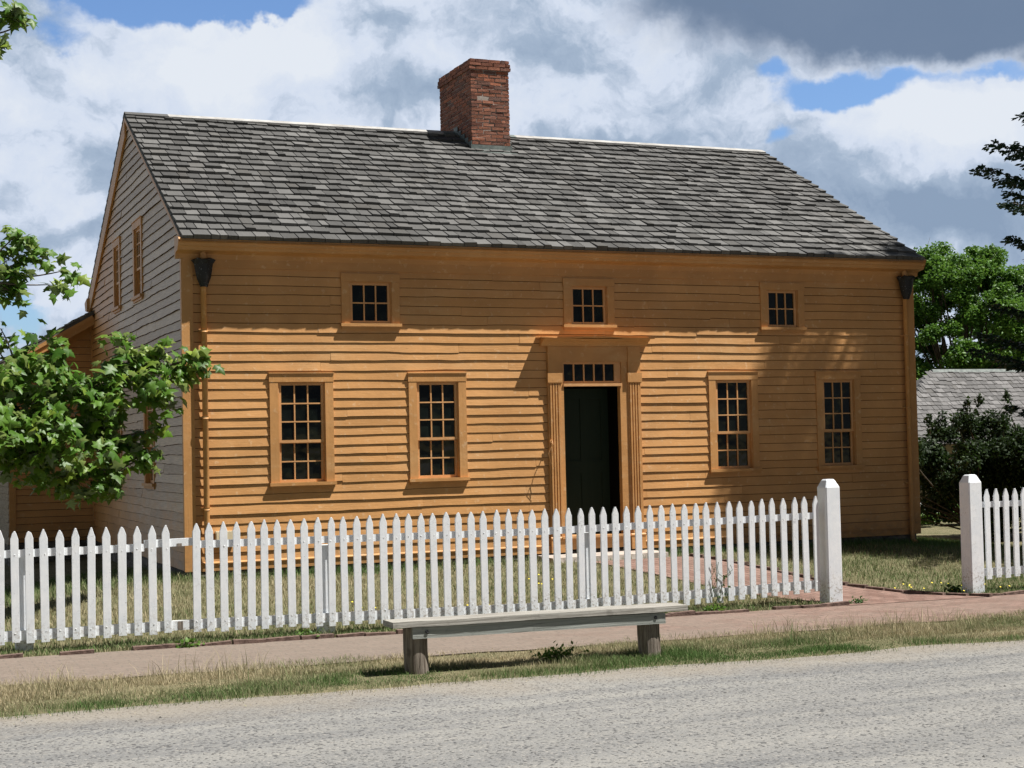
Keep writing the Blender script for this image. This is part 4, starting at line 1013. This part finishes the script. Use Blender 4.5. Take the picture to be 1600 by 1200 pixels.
# a pine outside the frame whose crown shades the right part of the front wall
def pine(base,height,seed):
    root=empty('pine_tree'); tag(root,'tall pine out of frame whose shadow falls across the right end of the house front','tree'); rs=random.Random(seed)
    mb=MB(); bz=Vector(base); mb.tube([bz,bz+Vector((.1,0,height*.5)),bz+Vector((0,0,height))],[.13,.10,.04],10); blobs=[]
    for i in range(44):
        z=height*(.72+.27*rs.random()**1.35); t=min(.99,(z/height-.72)/.27); a=rs.uniform(0,6.28); r=1.75*(1-t)**.62*rs.uniform(.15,1.0)+.06
        if t>.38 and rs.random()<.38: continue
        c=bz+Vector((math.cos(a)*r,math.sin(a)*r*.8,z)); branch(mb,bz+Vector((0,0,z-.3)),c,.035,.01,.05,4); k=rs.uniform(.30,.50)*(1.25-.6*t); blobs.append((tuple(c),(k,k,k*.6)))
    mb.build('trunk',M['stalk'],root,True); P=crown_pts(19000,blobs,.42); leaves('crown',P,.11,M['bush_leaf'],root,'oval',.5,.1); rebase(root,base)
pine((14.18,-3.5,-.35),15.75,4)

# low shed with hipped shingle roof at the right
sh=empty('low_shed'); tag(sh,'low building with pale grey shingle roof half hidden behind the bush','building')
m=MB(); m.box(26.6,36,22.2,27.0,-2,1.5); m.build('wall',M['pale'],sh)
o=Vector((25.6,21.4,1.05)); vds=Vector((0,2.6,2.40)).normalized(); ns=Vector((1,0,0)).cross(vds)
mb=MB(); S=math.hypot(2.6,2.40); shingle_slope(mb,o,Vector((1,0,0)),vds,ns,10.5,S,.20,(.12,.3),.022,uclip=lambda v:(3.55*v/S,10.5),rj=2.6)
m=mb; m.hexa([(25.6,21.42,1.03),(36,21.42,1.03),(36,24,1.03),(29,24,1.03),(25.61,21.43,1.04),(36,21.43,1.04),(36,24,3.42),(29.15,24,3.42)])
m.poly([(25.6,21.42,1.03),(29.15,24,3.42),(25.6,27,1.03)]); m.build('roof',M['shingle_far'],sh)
m=MB(); m.prism_x([(23.9,3.40),(24.1,3.40),(24.04,3.50),(23.96,3.50)],29.1,36); m.build('ridge_cap',M['lead'],sh); rebase(sh,(31,24,-.6))

# small weeds and creepers ------------------------------------------------
def weedplant(label,base,r,h,n,mat,leaf,name='weed_plant',group=None):
    root=empty(name); tag(root,label,'plant',group); mb=MB(); P=[]
    for i in range(14):
        a=random.uniform(0,6.28); rr=random.random()**.6*r; e=Vector(base)+Vector((math.cos(a)*rr,math.sin(a)*rr*.5,h*random.uniform(.4,1)*(1.2-rr/r*.6)))
        branch(mb,base,e,.004,.0015,0,4)
        for _ in range(n//14):
            t=random.uniform(.25,1.05); q=Vector(base).lerp(e,t); P.append([q.x+random.gauss(0,.025),q.y+random.gauss(0,.02),q.z+random.gauss(0,.015)])
    mb.build('stems',M['stalk'],root); leaves('foliage',np.array(P),leaf,mat,root,'oval',.5,.0); rebase(root,base)
zg=lambda x,y: float(ground(x,y))
weedplant('low leafy weed growing in the verge between the two bench posts',(1.62,-6.75,zg(1.62,-6.75)),.30,.13,420,M['weed'],.030)
weedplant('small green weed at the fence foot to the right of the bench end',(4.33,-4.42,zg(4.33,-4.42)),.12,.10,90,M['weed'],.055)
weedplant('small green weed at the fence foot behind the left end of the bench',(.22,-4.42,zg(.22,-4.42)),.15,.08,90,M['weed'],.045)
weedplant('yellowish weed in front of the fence on the edging bricks near the missing picket',(-.86,-4.52,zg(-.86,-4.5)),.12,.07,80,M['weed'],.05)
weedplant('clump of weeds around the foot of the left gate post',(6.05,-4.40,zg(6.05,-4.4)),.16,.06,110,M['weed_dark'],.035)
weedplant('tuft of green weeds at the foot of the right gate post',(7.55,-4.05,zg(7.55,-4.05)),.14,.12,120,M['weed_dark'],.04)
# dry creeper on the pickets
root=empty('creeper'); tag(root,'thin wiry creeper climbing the pickets near the left gate post','plant'); mb=MB()
for k in range(5):
    x=4.52+random.uniform(-.06,.10); pts=[]
    for i in range(9): pts.append((x+random.gauss(0,.018)+.04*math.sin(i*.9+k),FY-.03,-.30+i*.05*(1+.15*k/5)))
    mb.tube(pts,.0028,5)
mb.build('stems',M['weed_dark'],root); leaves('foliage',np.array([[4.55+random.gauss(0,.06),FY-.035,random.uniform(-.28,.02)] for _ in range(26)]),.03,M['weed_dark'],root,'oval',.3,0); rebase(root,(4.55,FY-.03,-.32))

# ------------------------------------------------------------------ SKY, SUN, CAMERA
W=bpy.data.worlds.new('World'); SC.world=W; W.use_nodes=True; wt=W.node_tree; wt.nodes.clear()
sd=Vector((1.8,-1,3.7)).normalized(); el=math.asin(sd.z)
class WN(NT):
    def __init__(s): s.t=wt; s.N=wt.nodes; s.L=wt.links
w=WN()
sky=w.N.new('ShaderNodeTexSky'); sky.sky_type='NISHITA'; sky.sun_disc=False; sky.sun_elevation=el; sky.sun_rotation=math.atan2(sd.x,sd.y)
tc=w.N.new('ShaderNodeTexCoord'); sp=w.N.new('ShaderNodeSeparateXYZ'); w.L.new(tc.outputs['Generated'],sp.inputs[0])
az=w.math('ARCTAN2',sp.outputs['X'],sp.outputs['Y']); elv=w.math('ARCSINE',sp.outputs['Z'])
cb=w.N.new('ShaderNodeCombineXYZ'); w.L.new(az,cb.inputs[0]); w.L.new(elv,cb.inputs[1])
def wnoise(scale,detail,rough,loc=(0,0,0),sc=(1,1,1),dist=0,col=False,src=None):
    mp=w.N.new('ShaderNodeMapping'); mp.inputs['Location'].default_value=loc; mp.inputs['Scale'].default_value=sc; w.L.new(src or cb.outputs[0],mp.inputs[0])
    x=w.N.new('ShaderNodeTexNoise'); w.L.new(mp.outputs[0],x.inputs['Vector']); x.inputs['Scale'].default_value=scale; x.inputs['Detail'].default_value=detail; x.inputs['Roughness'].default_value=rough; x.inputs['Distortion'].default_value=dist
    return x.outputs[1 if col else 0]
# warp directions so cloud edges billow
nc=wnoise(9,6,.6,col=True); sub=w.N.new('ShaderNodeVectorMath'); sub.operation='SUBTRACT'; w.L.new(nc,sub.inputs[0]); sub.inputs[1].default_value=(.5,.5,.5)
scl=w.N.new('ShaderNodeVectorMath'); scl.operation='SCALE'; scl.inputs['Scale'].default_value=.085; w.L.new(sub.outputs[0],scl.inputs[0])
ad=w.N.new('ShaderNodeVectorMath'); ad.operation='ADD'; w.L.new(cb.outputs[0],ad.inputs[0]); w.L.new(scl.outputs[0],ad.inputs[1]); WP=ad.outputs[0]
def D2(px,py): return (.396+(px-800)/2431, (692-(px-800)*.0226-py)/2431)
def blob(px,py,rx,ry,amp,src=None,rot=0):
    c=D2(px,py); mp=w.N.new('ShaderNodeMapping'); mp.vector_type='TEXTURE'
    mp.inputs['Location'].default_value=(c[0],c[1],0); mp.inputs['Scale'].default_value=(rx/2431,ry/2431,1); mp.inputs['Rotation'].default_value=(0,0,rot); w.L.new(src or WP,mp.inputs[0])
    ln=w.N.new('ShaderNodeVectorMath'); ln.operation='LENGTH'; w.L.new(mp.outputs[0],ln.inputs[0])
    return w.ramp(ln.outputs['Value'],1.0,.0,0,amp)
def total(lst):
    s=lst[0]
    for x in lst[1:]: s=w.math('ADD',s,x)
    return s
# openings of blue between the clouds
holes=total([blob(190,8,250,62,1.1),blob(120,75,110,45,.55),blob(395,22,140,48,1.0),blob(432,45,30,40,.7),blob(1325,140,170,52,1.05),blob(1212,108,44,30,.7),blob(1550,125,190,26,.75),blob(1240,215,45,25,.5),blob(1205,250,40,22,.45),blob(55,500,110,34,.85),blob(100,545,120,24,.5),blob(1180,25,60,20,.3)])
fn=wnoise(9,9,.66,(3,1,0),(1,1.5,1)); back=wnoise(2.1,4,.55,(7,3,0),(1,1.6,1))
hole=w.ramp(w.math('ADD',holes,w.math('MULTIPLY_ADD',fn,1.3,-.65)),.20,.64)
# brightness of the cloud mass
b1=wnoise(6.5,6,.60,(1.3,8,0),(1,1.35,1),.0,src=WP); b2=wnoise(20,5,.6,(5,2,0),(1,1.25,1),src=WP)
b3=wnoise(11,9,.60,(2,5,0),(1,1.2,1),src=WP); b4=wnoise(11,9,.60,(2.014,5.020,0),(1,1.2,1),src=WP)
lum=total([w.math('MULTIPLY',w.math('SUBTRACT',b3,b4),1.7),w.math('MULTIPLY_ADD',b1,1.0,-.5),w.math('MULTIPLY_ADD',b2,.45,-.225),
   blob(330,100,240,130,.75),blob(1510,200,270,90,.80),blob(940,150,120,60,.15),blob(700,60,300,120,.12),blob(80,200,200,150,.12),blob(1030,40,90,60,.10),
   blob(600,165,200,70,-.32),blob(60,400,260,70,-.42),blob(960,225,260,60,-.30),blob(1480,335,300,75,-.62),blob(1330,300,200,60,-.25),blob(860,90,200,60,-.10),blob(180,250,120,80,-.12)])
dark=w.ramp(w.math('ADD',total([blob(1420,25,620,105,1.15),blob(1700,60,500,110,.7),blob(1050,0,200,50,.4)]),w.math('MULTIPLY_ADD',b1,.6,-.30)),.08,.78)
KW=10.0
cr=w.N.new('ShaderNodeValToRGB'); cr.color_ramp.elements[0].position=.0; cr.color_ramp.elements[0].color=(.160,.215,.300,1)
cr.color_ramp.elements[1].position=1; cr.color_ramp.elements[1].color=(.47,.50,.545,1)
e=cr.color_ramp.elements.new(.35); e.color=(.232,.290,.375,1); e=cr.color_ramp.elements.new(.62); e.color=(.40,.445,.525,1)
w.L.new(w.math('ADD',lum,.52),cr.inputs[0])
cloud=cr.outputs[0]
cloud=w.mix(dark,cloud,w.mix(b1,(.085,.125,.195),(.115,.155,.225)))
hole=w.math('MULTIPLY',hole,w.math('SUBTRACT',1.0,w.math('MULTIPLY',dark,.9)))
skyb=w.mix(1.0,sky.outputs[0],(.58,.72,.92),'MULTIPLY')
# clouds in the rest of the sky (overhead and behind) are greyer
ab=w.math('ABSOLUTE',w.math('SUBTRACT',az,-.20)); far=w.math('MAXIMUM',w.ramp(ab,1.0,1.45),w.ramp(elv,.36,.75))
cl10=w.mix(1.0,cloud,(KW,KW,KW),'MULTIPLY'); 
x=w.N.new('ShaderNodeVectorMath'); x.operation='SCALE'; x.inputs['Scale'].default_value=KW; w.L.new(cloud,x.inputs[0]); cl10=x.outputs[0]
vis=w.mix(hole,cl10,skyb)
othc=w.mix(w.ramp(back,.42,.56),(.32,.40,.55),(.75,.85,1.0)); oth=w.mix(w.ramp(back,.40,.34),othc,skyb)
fin=w.mix(far,vis,oth)
bg=w.N.new('ShaderNodeBackground'); w.L.new(fin,bg.inputs['Color']); bg.inputs['Strength'].default_value=.1
wo=w.N.new('ShaderNodeOutputWorld'); w.L.new(bg.outputs[0],wo.inputs[0])

sl_=bpy.data.lights.new('sun','SUN'); sl_.energy=5.0; sl_.angle=rad(.53); sl_.color=(1,.965,.905)
so=bpy.data.objects.new('sun',sl_); COL.objects.link(so); so.rotation_euler=sd.to_track_quat('Z','Y').to_euler()
cam=bpy.data.cameras.new('camera'); co=bpy.data.objects.new('camera',cam); COL.objects.link(co); SC.camera=co
yaw,pitch,roll=.3958,.0377,-.0226
f=Vector((math.sin(yaw)*math.cos(pitch),math.cos(yaw)*math.cos(pitch),math.sin(pitch))); r=Vector((math.cos(yaw),-math.sin(yaw),0)); u=r.cross(f)
c_,s_=math.cos(roll),math.sin(roll); r,u=c_*r+s_*u,-s_*r+c_*u
mw=Matrix((( r.x,u.x,-f.x,-3.4124),(r.y,u.y,-f.y,-17.946),(r.z,u.z,-f.z,1.3946),(0,0,0,1)))
co.matrix_world=mw; cam.sensor_width=36; cam.lens=2431.146/1600*36; cam.clip_end=2000; cam.clip_start=.1
SC.render.engine='CYCLES'; SC.view_settings.view_transform='Standard'; SC.view_settings.look='None'; SC.view_settings.exposure=.72; SC.view_settings.gamma=1
SC.render.resolution_x=1024; SC.render.resolution_y=768
SC.cycles.max_bounces=6; SC.cycles.transparent_max_bounces=4
